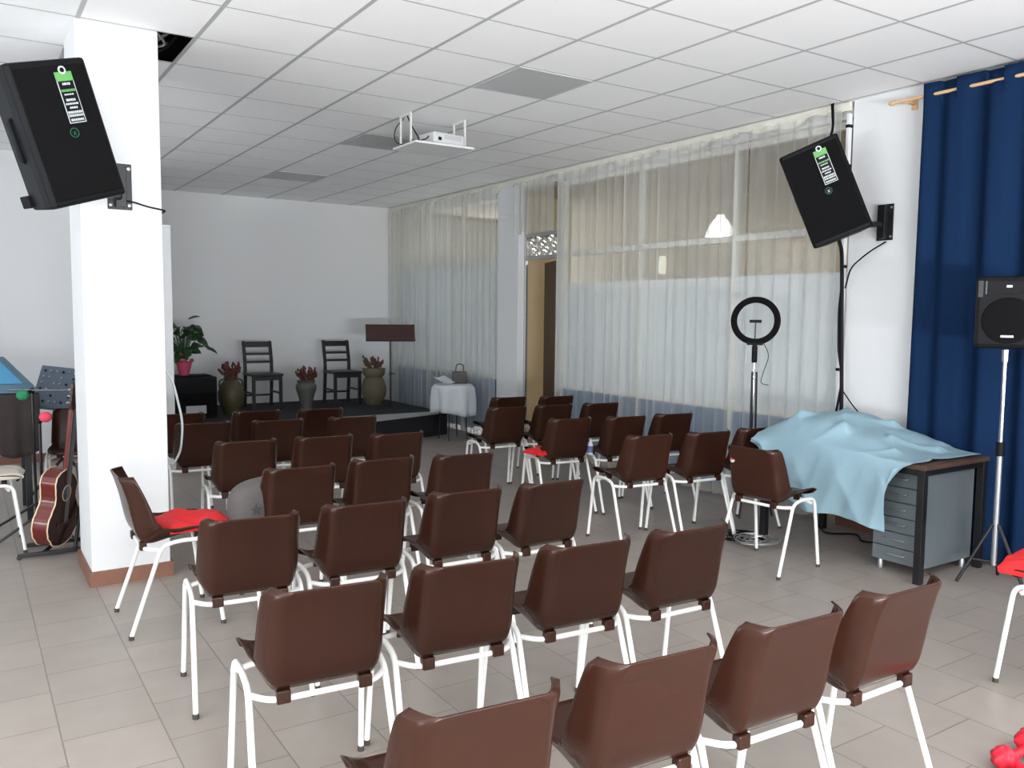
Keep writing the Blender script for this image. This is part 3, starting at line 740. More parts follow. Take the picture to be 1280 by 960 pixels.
# ------------------------------------------------------------------ wall loudspeakers
def wall_speaker(label, face_center, ndir, lean_vec, lean, Wd, Ht, Dp):
    N = Vector(ndir).normalized(); Lv = Vector(lean_vec).normalized(); Lv = (Lv - N*Lv.dot(N)).normalized()
    U0 = N.cross(Lv); U0 = U0 if U0.z > 0 else -U0
    U = (U0*math.cos(lean) + Lv*math.sin(lean)).normalized()
    X = (-N).cross(U).normalized()            # local +x with local -y = N, local z = U
    m = Matrix.Identity(4)
    for i in range(3): m[i][0], m[i][1], m[i][2] = X[i], -N[i], U[i]
    t = thing('loudspeaker', label, 'speaker', face_center, 0, 'tilted black loudspeakers mounted high')
    t.rotation_euler = m.to_euler()
    w, h, dp = Wd/2, Ht/2, Dp
    plan = [(-w, .012), (-w+.02, -.004), (w-.02, -.004), (w, .012), (w-.01, .09), (w*.62, dp), (-w*.62, dp), (-w+.01, .09)]
    MB().prism([(x, y) for x, y in plan], Ht, Matrix.Translation((0, 0, -h))).build('cabinet', M['black'], t, smooth=False, bevel=.014)
    MB().box((-w+.022, -.009, -h+.03), (w-.022, .004, h-.03)).build('grille', M['grille'], t, smooth=False, bevel=.004)
    for s in (-1, 1):
        MB().tube(fillet([(s*(w-.04), .16, -.10), (s*(w-.012), .15, -.09), (s*(w-.012), .15, .09), (s*(w-.04), .16, .10)], .02), .012, 8).build('handle', M['black'], t)
    for s in (-1, 1):
        for zz in (-1, 1): MB().box((s*(w*.72)-.02, dp-.06, zz*h*.86-.03), (s*(w*.72)+.02, dp+.012, zz*h*.86+.03)).build('bumper', M['black'], t, smooth=False, bevel=.006)
    # front label: a green headed tag with rows of white print, and the round emblem
    lx, lz = w*.28, h-.06; lw, lh = .085, .235
    y0 = -.0105
    MB().box((lx-lw/2, y0, lz-lh), (lx+lw/2, y0+.0015, lz)).build('label_border', M['whiteprint'], t, smooth=False)
    MB().box((lx-lw/2+.004, y0-.0008, lz-lh+.004), (lx+lw/2-.004, y0, lz-.004)).build('label_panel', M['black'], t, smooth=False)
    MB().box((lx-lw/2, y0-.0012, lz-.042), (lx+lw/2, y0, lz)).build('label_header', M['green'], t, smooth=False)
    g = MB().lathe([(0, 0), (.019, 0), (.019, .002), (0, .002)], (0, 0, 0), 20, Matrix.Rotation(R(90), 4, 'X')).build('label_tab', M['whiteprint'], t, mtx=Matrix.Translation((lx, y0+.0005, lz+.008)))
    MB().lathe([(0, 0), (.011, 0), (.011, .001), (0, .001)], (0, 0, 0), 16, Matrix.Rotation(R(90), 4, 'X')).build('label_dot', M['black'], g, mtx=Matrix.Translation((lx, y0-.0015, lz+.008)))
    rows = [(.055, .030, 'whiteprint', .010), (.085, .056, 'green', .016), (.103, .040, 'whiteprint', .006), (.128, .040, 'whiteprint', .012), (.146, .052, 'whiteprint', .008), (.164, .030, 'whiteprint', .008), (.185, .058, 'whiteprint', .012), (.200, .060, 'whiteprint', .010), (.220, .050, 'whiteprint', .010)]
    for dz, ww, mm, hh in rows:
        ww = min(.072, ww*1.3); hh = min(hh*1.1, .011); x = -ww/2; ln = MB()
        rnd = random.Random(int(dz*1000))
        while x < ww/2 - .004:
            q = rnd.uniform(.005, .012); ln.box((lx+x, y0-.0018, lz-dz-hh/2), (lx+min(ww/2, x+q), y0-.0006, lz-dz+hh/2)); x += q + .0022
        ln.build('print_line', M[mm], t, smooth=False)
    for z in (.118, .172, .208): pass
    em = MB().lathe([(.019, 0), (.023, 0), (.023, .002), (.019, .002), (.019, 0)], (0, 0, 0), 28, Matrix.Rotation(R(90), 4, 'X')).build('emblem_ring', M['teal'], t, mtx=Matrix.Translation((w*.10, y0+.001, -.005)))
    e2 = MB(); ez = -.005; ex = w*.10
    e2.tube([(ex+.002, y0-.001, ez+.009), (ex+.0021, y0-.001, ez+.0091)], .0035, 8)
    e2.tube([(ex-.009, y0-.001, ez+.004), (ex, y0-.001, ez+.002), (ex+.009, y0-.001, ez+.004)], .002, 6)
    e2.tube([(ex, y0-.001, ez+.003), (ex-.001, y0-.001, ez-.004), (ex-.007, y0-.001, ez-.011)], .0022, 6)
    e2.tube([(ex-.001, y0-.001, ez-.004), (ex+.005, y0-.001, ez-.006), (ex+.004, y0-.001, ez-.012)], .0022, 6)
    e2.build('emblem_figure', M['whiteprint'] if 'right' in label else M['teal'], em)
    return t, m
SL, mL = wall_speaker('large black tilted loudspeaker mounted on the white column at left', (.475, 4.66, 2.40), (.38, -.92, 0), (-.92, -.38, 0), R(18), .40, .665, .34)
SR, mR = wall_speaker('black tilted loudspeaker mounted on the white pillar at right, before the sheer curtain', (4.90, 3.685, 2.385), (-.80, -.60, -.05), (-.56, .83, 0), R(22), .40, .665, .34)
def bracket(label, loc, rz, arm_to, arm_from, wd, ht):
    t = thing('speaker_bracket', label, 'bracket', loc, rz)
    pl = MB(); pl.box((-wd/2, -.008, -ht/2), (wd/2, -.001, ht/2)); pl.box((-wd*.22, -.055, -ht*.46), (wd*.22, -.008, ht*.46))
    pl.build('wall_plate', M['blackmetal'], t, smooth=False, bevel=.003)
    for x in (-1, 1):
        for z in (-1, 1): MB().lathe([(0, 0), (.009, 0), (.009, .004), (0, .006)], (0, 0, 0), 12, Matrix.Rotation(R(90), 4, 'X')).build('screw', M['steel'], t, mtx=Matrix.Translation((x*wd*.38, -.008, z*ht*.40)))
    MB().tube([arm_from, arm_to], .020, 10).build('arm', M['blackmetal'], t)
    return t
bL = bracket('black wall bracket holding the loudspeaker on the white column', (.762, 5.149, 2.225), 0, (-.19, -.30, -.065), (0, -.03, -.06), .125, .25)
bR = bracket('black wall bracket holding the loudspeaker on the right pillar', (XW-.021, 3.58, 2.205), R(-90), (-.10, -.30, -.04), (0, -.03, -.01), .125, .25)

def cable(name, pts, r, m, label, n=6, fl=.06):
    o = MB().tube(fillet(pts, fl), r, n).build(name, m); tag(o, label, 'cable'); return o
cable('speaker_cable', [(.76, 5.12, 2.15), (.83, 5.13, 2.145), (.90, 5.138, 2.125), (1.0, 5.13, 2.11), (1.0, 5.5, 2.11)], .005, M['black'], 'thin black cable running from the left bracket around the white column')
cable('speaker_cable', [(5.34, 3.99, 3.08), (5.34, 3.97, 2.9), (5.20, 3.93, 2.72), (5.15, 3.88, 2.6)], .009, M['black'], 'black cable dropping from the ceiling to the right loudspeaker')
cable('speaker_cable', [(5.33, 3.97, 3.08), (5.325, 3.955, 2.9), (5.215, 3.92, 2.74), (5.17, 3.87, 2.6)], .006, M['black'], 'thinner black cable beside the ceiling drop to the right loudspeaker')
cable('cable_bundle', [(5.10, 3.72, 2.10), (5.26, 3.80, 2.02), (5.33, 3.84, 1.85), (5.34, 3.83, 1.4), (5.33, 3.80, .95), (5.30, 3.78, .78)], .014, M['black'], 'thick black cable bundle hanging down beside the right pillar', 8)
cable('cable_bundle', [(5.32, 3.83, 1.78), (5.34, 3.86, 1.6), (5.325, 3.84, 1.3), (5.345, 3.81, 1.1), (5.30, 3.83, .80)], .009, M['black'], 'second black cable wound along the bundle beside the right pillar', 8)
cable('speaker_cable', [(5.40, 3.55, 2.07), (5.34, 3.64, 2.0), (5.34, 3.78, 1.90), (5.345, 3.82, 1.75)], .006, M['black'], 'thin black cable looping from the right bracket to the cable bundle')
cable('speaker_cable', [(5.33, 3.80, 1.02), (5.36, 3.72, .90), (5.39, 3.62, .80)], .005, M['black'], 'thin black cable splitting off just above the blue sheet')
ct = thing('cable_trunking', 'white plastic conduit running up the edge of the right pillar', 'conduit', (5.405, 3.885, 0))
MB().box((-.018, -.012, .7), (.018, .012, 3.0)).build('channel', M['wall'], ct, smooth=False, bevel=.003)
for z in (1.15, 1.9, 2.62, 2.9): MB().box((-.022, -.016, z), (.022, .016, z+.022)).build('clip', M['black'], ct, smooth=False, bevel=.002)

# ------------------------------------------------------------------ hanging shelf and projector
sh = thing('projector_shelf', 'white board hung from the ceiling on thin white rods', 'shelf', (2.95, 5.90, 2.85))
MB().box((0, 0, -.008), (.52, .40, .008)).build('board', M['wall'], sh, smooth=False, bevel=.002)
for x, y in ((.02, .12), (.02, .30), (.50, .12), (.50, .30)):
    MB().box((x-.007, y-.007, -.008), (x+.007, y+.007, .24)).build('rod', M['frame'], sh, smooth=False)
for x in (.02, .50):  MB().box((x-.006, .12, .225), (x+.006, .30, .24)).build('hanger_bar', M['frame'], sh, smooth=False)
pj = thing('projector', 'white projector with grey vents on the hanging shelf', 'projector', (3.27, 6.08, 2.858), R(188))
MB().box((-.15, -.11, .012), (.15, .11, .10)).build('case', M['projector'], pj, smooth=False, bevel=.015)
MB().lathe([(.0, 0), (.034, 0), (.034, .02), (.024, .02), (.022, .01), (0, .01)], (0, 0, 0), 20, Matrix.Rotation(R(90), 4, 'X')).build('lens', M['black'], pj, mtx=Matrix.Translation((-.08, -.11, .06)))
MB().box((-.12, .108, .05), (.05, .113, .082)).build('port_panel', M['panel_grey'], pj, smooth=False)
MB().box((.08, .108, .035), (.11, .113, .06)).build('socket', M['black'], pj, smooth=False)
for k in range(5): MB().box((.02+.022*k, -.112, .03), (.03+.022*k, -.108, .08)).build('vent', M['panel_grey'], pj, smooth=False)
MB().box((.03, -.113, .082), (.13, -.109, .09)).build('port_panel', M['panel_grey'], pj, smooth=False)
for x in (-.11, .11):
    for y in (-.08, .08): MB().lathe([(0, 0), (.012, 0), (.01, .014)], (x, y, 0), 10).build('foot', M['black'], pj)
cable('projector_cable', [(2.99, 6.12, 3.08), (3.02, 6.1, 3.0), (3.06, 6.05, 2.9), (3.02, 5.99, 2.87), (3.1, 6.0, 2.9), (3.13, 6.03, 2.93)], .005, M['black'], 'black cable dropping from the ceiling into the projector', 6, .04)
cable('projector_cable', [(3.0, 6.2, 3.08), (2.93, 6.2, 3.0), (2.91, 6.2, 2.93), (2.94, 6.2, 2.87), (3.05, 6.12, 2.868)], .004, M['black'], 'black cable bowing outside the left rod of the projector shelf', 6, .05)

# ------------------------------------------------------------------ corridor lamps seen through the curtain
pl = thing('pendant_lamp', 'lit white bell pendant lamp seen through the sheer curtain', 'lamp', (6.6, 6.22, 0))
MB().lathe([(.150, 2.36), (.142, 2.39), (.115, 2.46), (.075, 2.52), (.045, 2.55), (.04, 2.575), (.028, 2.58)], n=28).build('lamp_shade', M['lamp'], pl, solid=.003)
MB().tube([(0, 0, 2.57), (0, 0, 3.0)], .004, 6).build('cord', M['black'], pl)
l = bpy.data.lights.new('pendant_bulb', 'POINT'); l.energy = 26; l.color = (1, .9, .72); l.shadow_soft_size = .05
o = bpy.data.objects.new('pendant_bulb', l); COL.objects.link(o); o.location = (0, 0, 2.33); o.parent = pl
wl = thing('wall_lamp', 'small lit wall lamp faintly visible through the sheer curtain', 'lamp', (7.87, 8.36, 2.2))
MB().lathe([(.0, -.12), (.045, -.11), (.055, 0), (.04, .12), (0, .13)], (-.06, 0, 0), 16).build('lamp_shade', M['lamp2'], wl)
MB().box((-.03, -.02, -.03), (.03, .02, .03)).build('wall_mount', M['frame'], wl, smooth=False, bevel=.003)

# ------------------------------------------------------------------ stage
stg = thing('stage_platform', 'low black carpeted stage with a pale front strip along the back wall', 'stage', (0, 0, 0))
poly = [(1.52, 9.95), (3.7, 9.05), (5.16, 9.45), (5.16, 11.66), (1.52, 11.66)]
poly = [(1.52, 9.02), (3.75, 9.02), (5.17, 9.44), (5.17, 11.66), (1.52, 11.66)]
MB().prism(poly, .268).build('platform_body', M['carpet'], stg, smooth=False, bevel=.004)
MB().prism([(1.53, 9.03), (3.75, 9.03), (5.16, 9.45), (5.16, 9.66), (1.53, 9.66)], .008, Matrix.Translation((0, 0, .268))).build('front_strip', M['strip'], stg, smooth=False)
MB().prism([(1.53, 9.66), (5.16, 9.66), (5.16, 11.65), (1.53, 11.65)], .012, Matrix.Translation((0, 0, .268))).build('carpet', M['carpet'], stg, smooth=False)
ZS = .280
def ladder_chair(x, y, rz, label, first=None):
    if first: return dup(first, (x, y, ZS), rz, label)
    t = thing('ladder_back_chair', label, 'chair', (x, y, ZS), rz, 'black wooden chairs on the stage')
    m = M['wood_dark']                       # faces local -y
    for s in (-1, 1):
        MB().box((s*.175-.02, -.205, 0), (s*.175+.02, -.165, .43)).build('leg', m, t, smooth=False, bevel=.004)
        # rear leg and back post in one
        def sec(z, yy): return [(s*.175-.02, yy-.018, z), (s*.175+.02, yy-.018, z), (s*.175+.02, yy+.018, z), (s*.175-.02, yy+.018, z)]
        mb = MB(); lv = [sec(0, .235), sec(.43, .19), sec(.60, .20), sec(.87, .265)]
        vs = [p for q in lv for p in q]; fs = [(0, 1, 2, 3), (12, 13, 14, 15)]
        for i in range(3):
            a = i*4; fs += [(a+j, a+(j+1) % 4, a+4+(j+1) % 4, a+4+j) for j in range(4)]
        mb.add(vs, fs).build('leg', m, t, smooth=False, bevel=.003)
        MB().box((s*.175-.011, -.17, .19), (s*.175+.011, .21, .215)).build('stretcher', m, t, smooth=False)
    MB().box((-.205, -.225, .425), (.205, .205, .46)).build('seat', m, t, smooth=False, bevel=.008)
    MB().box((-.165, -.198, .375), (.165, -.178, .425)).build('apron', m, t, smooth=False)
    MB().box((-.165, .195, .14), (.165, .215, .165)).build('stretcher', m, t, smooth=False)
    for z, h in ((.825, .075), (.70, .032), (.595, .032)):
        yy = .20 + (z-.60)/.27*.065
        MB().box((-.16, yy-.010, z-h/2), (.16, yy+.010, z+h/2)).build('slat', m, t, smooth=False, bevel=.003)
    return t
lc = ladder_chair(3.30, 11.05, 0, 'black wooden ladder-back chair on the stage, left of the middle vase')
ladder_chair(4.40, 11.05, 0, 'black wooden ladder-back chair on the stage, right of the middle vase', lc)

def vase(name, label, x, y, prof, m, fl, flm, handles=0, basket=False):
    t = thing(name, label, 'vase', (x, y, ZS), 0, 'vases of dried flowers on the stage')
    MB().lathe(prof, n=26).build('vase_body', m, t)
    top = prof[-1][1]; rr_ = prof[-1][0]
    if handles:
        for s in (-1, 1):
            a = prof[-2]; MB().tube(fillet([(s*a[0], 0, top-.03), (s*(a[0]+.06), 0, top-.04), (s*(a[0]+.07), 0, top-.12), (s*(a[0]+.03), 0, top-.18)], .03), .011, 8).build('handle', m, t)
    rnd = random.Random(int(x*100)); fb = MB(); stm = MB()
    for i in range(fl):
        a = rnd.uniform(0, 6.28); r0 = rr_*.5*rnd.random(); sp_ = rnd.uniform(.02, .13); hh = rnd.uniform(.08, .20)
        p0 = V(r0*math.cos(a), r0*math.sin(a), top-.03); p1 = p0 + V(sp_*math.cos(a), sp_*math.sin(a), hh)
        stm.tube([p0, p0.lerp(p1, .5)+V(0, 0, .01), p1], .004, 5)
        for k in range(4): fb.ball(p0.lerp(p1, .55+.15*k) + V(rnd.uniform(-.012, .012), rnd.uniform(-.012, .012), 0), .014, .014, .022, 6, .2)
    stm.build('stems', M['dry_brown'], t); f_ = fb.build('dried_flowers', flm, t); f_['kind'] = 'stuff'
    return t
vase('flower_vase', 'olive two-handled vase of dried red flowers beside the dark speaker cabinet', 2.77, 10.6,
     [(0, 0), (.09, 0), (.10, .02), (.155, .17), (.16, .27), (.12, .37), (.075, .42), (.085, .46)], M['vase_olive'], 34, M['dry_red'], 1)
vase('flower_vase', 'grey fluted vase of dried red flowers between the two black chairs', 3.76, 10.7,
     [(0, 0), (.075, 0), (.08, .03), (.095, .14), (.13, .25), (.135, .30), (.11, .34), (.12, .37)], M['vase_grey'], 34, M['dry_red'])
vase('flower_vase', 'sandy vase with brown twigs below the dark music stand', 4.74, 10.75,
     [(0, 0), (.10, 0), (.11, .02), (.165, .14), (.17, .24), (.14, .34), (.115, .38), (.15, .42), (.155, .50), (.15, .50)], M['vase_beige'], 22, M['dry_brown'])

# music stand
ms = thing('music_stand', 'dark red-brown music stand on a thin black pole, right end of stage', 'music stand', (4.70, 10.12, ZS), R(-20))
MB().box((-.32, -.008, 0), (.32, .008, .235)).box((-.32, -.05, 0), (.32, .0, .012)).build('desk_plate', M['lectern'], ms, smooth=False, bevel=.004, mtx=Matrix.Translation((0, 0, .89)) @ Matrix.Rotation(R(-22), 4, 'X'))
MB().tube([(0, 0.03, .02), (0, .03, .93)], .011, 10).build('pole', M['blackmetal'], ms)
MB().lathe([(0, 0), (.02, 0), (.02, .05), (0, .05)], (0, .03, .44), 12).tube([(0, .03, .465), (.06, .03, .465)], .008, 8).build('clamp', M['blackmetal'], ms)
for k in range(3):
    a = R(90+120*k); MB().tube([(0, .03, .09), (.22*math.cos(a), .03+.22*math.sin(a), .008)], .008, 8).build('leg', M['blackmetal'], ms)

# dark cabinet (sub-woofer) with plant
sb = thing('speaker_cabinet', 'dark speaker cabinet with a pale badge on the stage behind the column', 'speaker', (2.28, 10.45, ZS))
MB().box((-.245, -.17, 0), (.245, .22, .49)).build('cabinet', M['black'], sb, smooth=False, bevel=.012)
MB().box((-.225, -.178, .03), (.225, -.169, .30)).build('grille', M['grille'], sb, smooth=False, bevel=.003)
MB().box((-.115, -.184, .06), (.115, -.177, .155)).build('badge', M['panel_grey'], sb, smooth=False, bevel=.003)
MB().box((-.20, -.10, .49), (.20, .18, .505)).build('top_pad', M['grille'], sb, smooth=False, bevel=.004)
pp = thing('potted_plant', 'dark green leafy plant in a pink wrapped pot on the speaker cabinet', 'plant', (2.19, 10.45, ZS+.505))
MB().lathe([(0, 0), (.055, 0), (.085, .13), (.095, .16), (.085, .16)], n=20).build('pot_wrap', M['pink'], pp)
st_ = MB(); lv_ = MB(); rnd = random.Random(5)
def leafshape(base, dirv, ln, wd, droop):
    d = Vector(dirv).normalized(); side = d.cross(V(0, 0, 1)); side = side.normalized() if side.length > .01 else V(1, 0, 0)
    side = (Matrix.Rotation(rnd.uniform(-1.1, 1.1), 3, d) @ side)
    vs = []; n = 7
    for i in range(n+1):
        t_ = i/n; c = Vector(base) + d*ln*t_ + V(0, 0, -droop*t_*t_); w = wd*math.sin(PI*min(1, t_*.93+.07))**.8*(1-.35*t_)
        vs += [c - side*w + V(0, 0, .012*math.sin(PI*t_)), c + V(0, 0, -.004), c + side*w + V(0, 0, .012*math.sin(PI*t_))]
    fs = []
    for i in range(n):
        a = i*3; fs += [(a, a+1, a+4, a+3), (a+1, a+2, a+5, a+4)]
    lv_.add(vs, fs)
for i in range(38):
    a = rnd.uniform(0, 6.28); hgt = rnd.uniform(.24, .58); sp_ = rnd.uniform(.03, .16)
    p1 = V(sp_*math.cos(a), sp_*math.sin(a), hgt)
    st_.tube([(0, 0, .12), p1*.5 + V(0, 0, .05), p1], .005, 5)
    leafshape(p1, (math.cos(a)+rnd.uniform(-.4, .4), math.sin(a)+rnd.uniform(-.4, .4), rnd.uniform(-.4, .5)), rnd.uniform(.13, .19), rnd.uniform(.050, .075), rnd.uniform(.02, .07))
# one long drooping branch to the right
st_.tube(fillet([(0, 0, .2), (.08, -.02, .46), (.17, -.05, .40), (.27, -.08, .30)], .08), .005, 5)
for p_, dz in (((.10, -.02, .46), -.2), ((.15, -.04, .42), -.4), ((.20, -.06, .36), -.5), ((.25, -.07, .32), -.45)): leafshape(p_, (1, -.5, dz), .13, .055, .02)
leafshape((.06, 0, .66), (1, -.3, .35), .14, .03, .01)
st_.build('stems', M['leaf'], pp); q_ = lv_.build('leaves', M['leaf'], pp, solid=.0015); q_['kind'] = 'stuff'
fl_ = MB()
for i in range(12):
    a = rnd.uniform(0, 6.28); r_ = rnd.uniform(.02, .11); fl_.ball((r_*math.cos(a), r_*math.sin(a)-.03, rnd.uniform(.17, .27)), .026, .026, .02, 7, .3)
fl_.build('flowers', M['petal'], pp)['kind'] = 'stuff'

# tall white cabinet behind the column with the hanging white cable
tc = thing('tall_cabinet', 'tall narrow white cabinet edge visible just behind the white column', 'cabinet', (1.49, 8.62, 0))
MB().box((-.22, 0, 0), (.225, .36, 2.36)).build('cabinet_body', M['wall'], tc, smooth=False, bevel=.005)
MB().box((-.215, -.018, .06), (.22, 0, 2.33)).build('door', M['wall'], tc, smooth=False, bevel=.003)
cable('hanging_cable', [(.99, 5.47, 1.25), (1.07, 5.45, 1.14), (1.10, 5.45, 1.0), (1.128, 5.45, .86), (1.112, 5.45, .68), (1.06, 5.45, .59), (1.015, 5.45, .66), (.99, 5.46, .72)], .007, M['whiteprint'], 'white cable hanging in a loop from the back side of the white column', 8, .08)

# small covered table in front of the stage's right corner
tt = thing('side_table', 'small round table on thin black legs by the stage corner', 'table', (5.02, 9.02, 0), 0)
MB().lathe([(0, .655), (.22, .655), (.225, .665), (.22, .675), (0, .675)], n=28).build('table_top', M['blackmetal'], tt)
for k in range(4):
    a = R(45+90*k); MB().tube([(.15*math.cos(a), .15*math.sin(a), .655), (.18*math.cos(a), .18*math.sin(a), .005)], .009, 8).build('leg', M['blackmetal'], tt)
def tclo(u, v):
    a = 2*PI*u; r = v*.40
    if r <= .24: return V(5.02 + r*math.cos(a), 9.02 + r*math.sin(a), .679)
    dd = r-.24; k = .24 + .03*math.sin(7*a)*min(1, dd/.08) + .02
    return V(5.02 + k*math.cos(a), 9.02 + k*math.sin(a), .679 - dd*2.2 + .03*math.sin(2*a+.7)*dd/.16)
tag(MB().grid(tclo, 56, 14).build('table_cloth', M['paper'], solid=.002), 'pale cloth draped over the small table by the stage corner', 'tablecloth')
bk = thing('open_book', 'pale open sheets propped on the small covered table', 'book', (4.95, 8.97, .682), R(35))
for s in (-1, 1): MB().box((0, -.09, 0), (s*.14, .09, .004)).build('page', M['paper'], bk, smooth=False, mtx=Matrix.Rotation(R(25), 4, 'X') @ Matrix.Rotation(R(-8*s), 4, 'Y') @ Matrix.Translation((0, .09, 0)))
hb_ = thing('handbag', 'small dark handbag with a loop handle on the covered table', 'handbag', (5.13, 9.05, .682), R(-20))
MB().prism([(-.10, 0), (.10, 0), (.085, .15), (-.085, .15)], .07, Matrix.Rotation(R(90), 4, 'X') @ Matrix.Translation((0, 0, -.035))).build('bag_body', M['grey_bag'], hb_, smooth=False, bevel=.012)
MB().tube(fillet([(-.05, 0, .145), (-.045, 0, .24), (.045, 0, .24), (.05, 0, .145)], .05), .006, 8).build('handle', M['blackmetal'], hb_)

# ------------------------------------------------------------------ music corner at the left
gt = thing('acoustic_guitar', 'dark red acoustic guitar with cream binding leaning by the column', 'guitar')
gn = Vector((.84, -.54, 0)).normalized()
def guitar_outline(n=64):
    pts = []
    # half-widths along the body, tail (0) to neck (.49)
    key = [(0, 0), (.012, .075), (.04, .130), (.09, .172), (.14, .188), (.19, .182), (.24, .150), (.285, .122), (.32, .117), (.36, .126), (.41, .138), (.45, .128), (.475, .095), (.49, .04)]
    def w(z):
        for (a, va), (b, vb) in zip(key, key[1:]):
            if z <= b: 
                t_ = (z-a)/(b-a); t_ = t_*t_*(3-2*t_) if a > .03 else math.sqrt(t_); return lerp(va, vb, t_)
        return 0
    zs = [.49*(1-math.cos(PI*i/40))/2 for i in range(41)]
    left = [(-w(z), z) for z in zs]
    right = []
    for z in zs:
        ww = w(z)
        if z > .385: ww = min(ww, .03 + .095*max(0, 1-((z-.385)/.075))**.6 if z < .46 else .03)   # cutaway
        right.append((ww, z))
    return left[1:] + right[::-1][:-1]
ol = guitar_outline()
gX = V(0, 0, 1).cross(-gn); gX = (V(gn.y, -gn.x, 0))*-1      # body's right seen from the front
gm = Matrix.Identity(4)
tilt = R(10)
up = (V(0, 0, 1)*math.cos(tilt) - gn*math.sin(tilt)*.35 + V(.838, -.546, 0)*math.sin(tilt)*1.08).normalized()
nf = (gn - up*gn.dot(up)).normalized(); xr = up.cross(nf).normalized()
for i in range(3): gm[i][0], gm[i][1], gm[i][2] = xr[i], up[i], nf[i]
gm[0][3], gm[1][3], gm[2][3] = .44, 5.95, .075
MB().prism(ol, .095, Matrix.Translation((0, 0, -.0475))).build('body', M['guitar'], gt, smooth=True, mtx=gm)
MB().prism([(x*.985, .245+(y-.245)*.985) for x, y in ol], .003, Matrix.Translation((0, 0, .0472))).build('soundboard', M['guitar_top'], gt, smooth=False, mtx=gm)
for zz in (.0475, -.0475): MB().tube([(x, y, zz) for x, y in ol], .0042, 6, True).build('binding', M['binding'], gt, mtx=gm)
MB().box((-.027, .40, .050), (.027, .86, .058)).build('fretboard', M['fretboard'], gt, smooth=False, mtx=gm)
MB().box((-.025, .485, .022), (.025, .87, .050)).build('neck', M['guitar'], gt, smooth=False, bevel=.008, mtx=gm)
MB().prism([(-.025, .865), (.025, .865), (.038, .90), (.034, 1.03), (0, 1.045), (-.034, 1.03), (-.038, .90)], .016, Matrix.Translation((0, 0, .030))).build('headstock', M['fretboard'], gt, smooth=False, mtx=gm)
for s in (-1, 1):
    for k in range(3): MB().tube([(s*.03, .915+.04*k, .038), (s*.055, .915+.04*k, .038)], .005, 6).ball((s*.058, .915+.04*k, .038), .009, .006, .012, 8).build('tuning_peg', M['chrome'], gt, mtx=gm)
MB().lathe([(.046, 0), (.052, 0), (.052, .002), (.046, .002), (.046, 0)], (0, 0, 0), 30).build('rosette', M['binding'], gt, mtx=gm @ Matrix.Translation((0, .335, .0505)))
MB().lathe([(0, 0), (.045, 0), (.045, .001), (0, .001)], (0, 0, 0), 30).build('soundhole', M['slab'], gt, mtx=gm @ Matrix.Translation((0, .335, .0502)))
MB().box((-.08, .13, .050), (.08, .155, .060)).build('bridge', M['fretboard'], gt, smooth=False, bevel=.003, mtx=gm)
for k in range(6): MB().tube([(-.020+.008*k, .15, .062), (-.016+.0064*k, .87, .060)], .0008, 4).build('string', M['steel'], gt, mtx=gm)
gs = thing('guitar_stand', 'black folding stand holding up the red guitar', 'guitar stand', (0, 0, 0))
gsm = MB()
MB().box((.24, 5.93, .012), (.60, 5.955, .037)).build('front_foot', M['blackmetal'], gs, smooth=False, bevel=.004)
MB().box((.30, 6.18, .012), (.72, 6.205, .037)).build('rear_foot', M['blackmetal'], gs, smooth=False, bevel=.004)
MB().tube([(.38, 5.94, .03), (.44, 6.00, .058), (.55, 6.19, .03)], .012, 8).build('spine', M['blackmetal'], gs)
MB().tube([(.56, 5.95, .03), (.62, 6.05, .35), (.60, 6.12, .55)], .011, 8).build('back_post', M['blackmetal'], gs)
for x in (.25, .59): MB().ball((x, 5.9425, .014), .016, .016, .014, 8).build('end_cap', M['footcap'], gs)

# covered keyboard table with the blue case
kt = thing('covered_table', 'table covered in dark brown cloth at the left frame edge', 'table', (.03, 7.35, 0))
MB().box((-.75, -.32, .90), (.40, .32, .93)).build('table_top', M['desk_top'], kt, smooth=False)
for x, y in ((-.7, -.27), (.35, -.27), (-.7, .27), (.35, .27)): MB().box((x-.02, y-.02, 0), (x+.02, y+.02, .90)).build('leg', M['blackmetal'], kt, smooth=False)
def drape(u, v):
    x = -.78 + u*1.21
    f = .018*math.sin(u*40) + .01*math.sin(u*73+1)
    if v < .4: return V(x, lerp(.33, -.34, v/.4), .936)
    k = (v-.4)/.6; return V(x, -.345 - (f+.015)*k, .936 - k*(.36 + .10*math.sin(u*9) + (.0)))
MB().grid(drape, 90, 20).build('cloth_cover', M['brown_cloth'], kt, solid=.004)
bcs = thing('instrument_case', 'blue case with a sloping lid on the brown covered table', 'case', (-.04, 7.25, .942))
MB().add([(-.5, -.22, 0), (.50, -.22, 0), (.50, .24, 0), (-.5, .24, 0), (-.5, -.17, .06), (.47, -.17, .06), (.30, .20, .25), (-.5, .20, .25)],
         [(0, 3, 2, 1), (0, 1, 5, 4), (1, 2, 6, 5), (2, 3, 7, 6), (3, 0, 4, 7), (4, 5, 6, 7)]).build('case_body', M['case_grey'], bcs, smooth=False, bevel=.01)
MB().add([(-.48, -.163, .071), (.40, -.163, .071), (.245, .185, .249), (-.48, .185, .249), (-.48, -.165, .066), (.40, -.165, .066), (.245, .183, .244), (-.48, .183, .244)],
         [(0, 1, 2, 3), (7, 6, 5, 4), (0, 4, 5, 1), (1, 5, 6, 2), (2, 6, 7, 3), (3, 7, 4, 0)]).build('lid_panel', M['case_blue'], bcs, smooth=False)
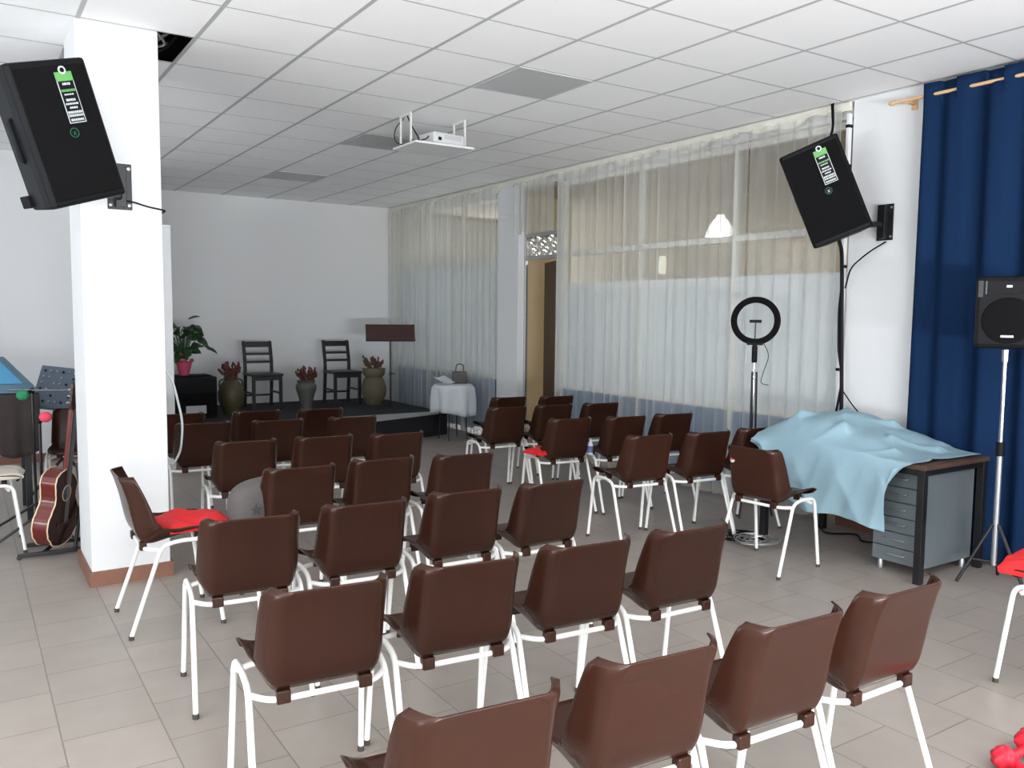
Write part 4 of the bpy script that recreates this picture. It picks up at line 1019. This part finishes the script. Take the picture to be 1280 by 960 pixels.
# mixer on stand
mxs = thing('mixing_console', 'blue-grey mixing console with rows of white knobs, tilted beside the column', 'mixer', (.68, 7.75, 0))
mm_ = Matrix.Translation((0, 0, .90)) @ Matrix.Rotation(R(-18), 4, 'Z') @ Matrix.Rotation(R(58), 4, 'X') @ Matrix.Rotation(R(-8), 4, 'Z')
MB().box((-.20, -.19, -.02), (.20, .19, .02)).build('console_body', M['mixer'], mxs, smooth=False, bevel=.008, mtx=mm_)
rnd = random.Random(3)
for r_ in range(6):
    for c_ in range(8):
        if rnd.random() < .75: MB().lathe([(0, 0), (.009, 0), (.007, .014), (0, .015)], (0, 0, 0), 8).build('knob', M['steel'] if (r_+c_) % 3 else M['black'], mxs, mtx=mm_ @ Matrix.Translation((-.16+.045*c_, .14-.055*r_, .02)))
MB().tube([(0, .04, .03), (0, .03, .85)], .016, 8).build('post', M['blackmetal'], mxs)
for s in (-1, 1): MB().tube([(0, .04, .35), (s*.28, .0, .01)], .012, 8).build('leg', M['blackmetal'], mxs)
MB().tube([(0, .04, .35), (0, .30, .01)], .012, 8).build('leg', M['blackmetal'], mxs)
# microphone stands
def mic_stand(label, x, y, h, mic, boom, miclab, legs_rot=0):
    t = thing('microphone_stand', label, 'microphone stand', (x, y, 0), R(legs_rot))
    MB().tube([(0, 0, .05), (0, 0, h)], .010, 8).build('pole', M['blackmetal'], t)
    for k in range(3):
        a = R(30+120*k); MB().tube([(0, 0, .18), (.28*math.cos(a), .28*math.sin(a), .008)], .009, 8).build('leg', M['blackmetal'], t)
    MB().ball((0, 0, h), .018, .018, .022, 8).build('clutch', M['black'], t)
    if boom: MB().tube(boom, .006, 8).build('boom', M['steel'], t)
    return t
mic_stand('black boom microphone stand with a pale boom arm, by the blue case', .40, 6.75, .98, None, [(.30, .05, .965), (-.15, -.10, 1.0)], '')
mic_stand('black microphone stand holding the pink foam microphone', .42, 6.45, .80, None, None, '', 40)
def mic(label, p, q, foam):
    t = thing('microphone', label, 'microphone'); p = Vector(p); q = Vector(q)
    MB().tube([p, q], [.011, .015], 10).build('handle', M['black'], t)
    MB().ball(q, .040, .040, .036, 16).build('foam_ball', foam, t)
mic('microphone with a pink foam ball beside the guitar head', (.42, 6.42, .80), (.450, 6.36, .835), M['pink_foam'])
mic('microphone with a green foam ball below the blue case', (.40, 6.72, .985), (.335, 6.60, .965), M['green_foam'])
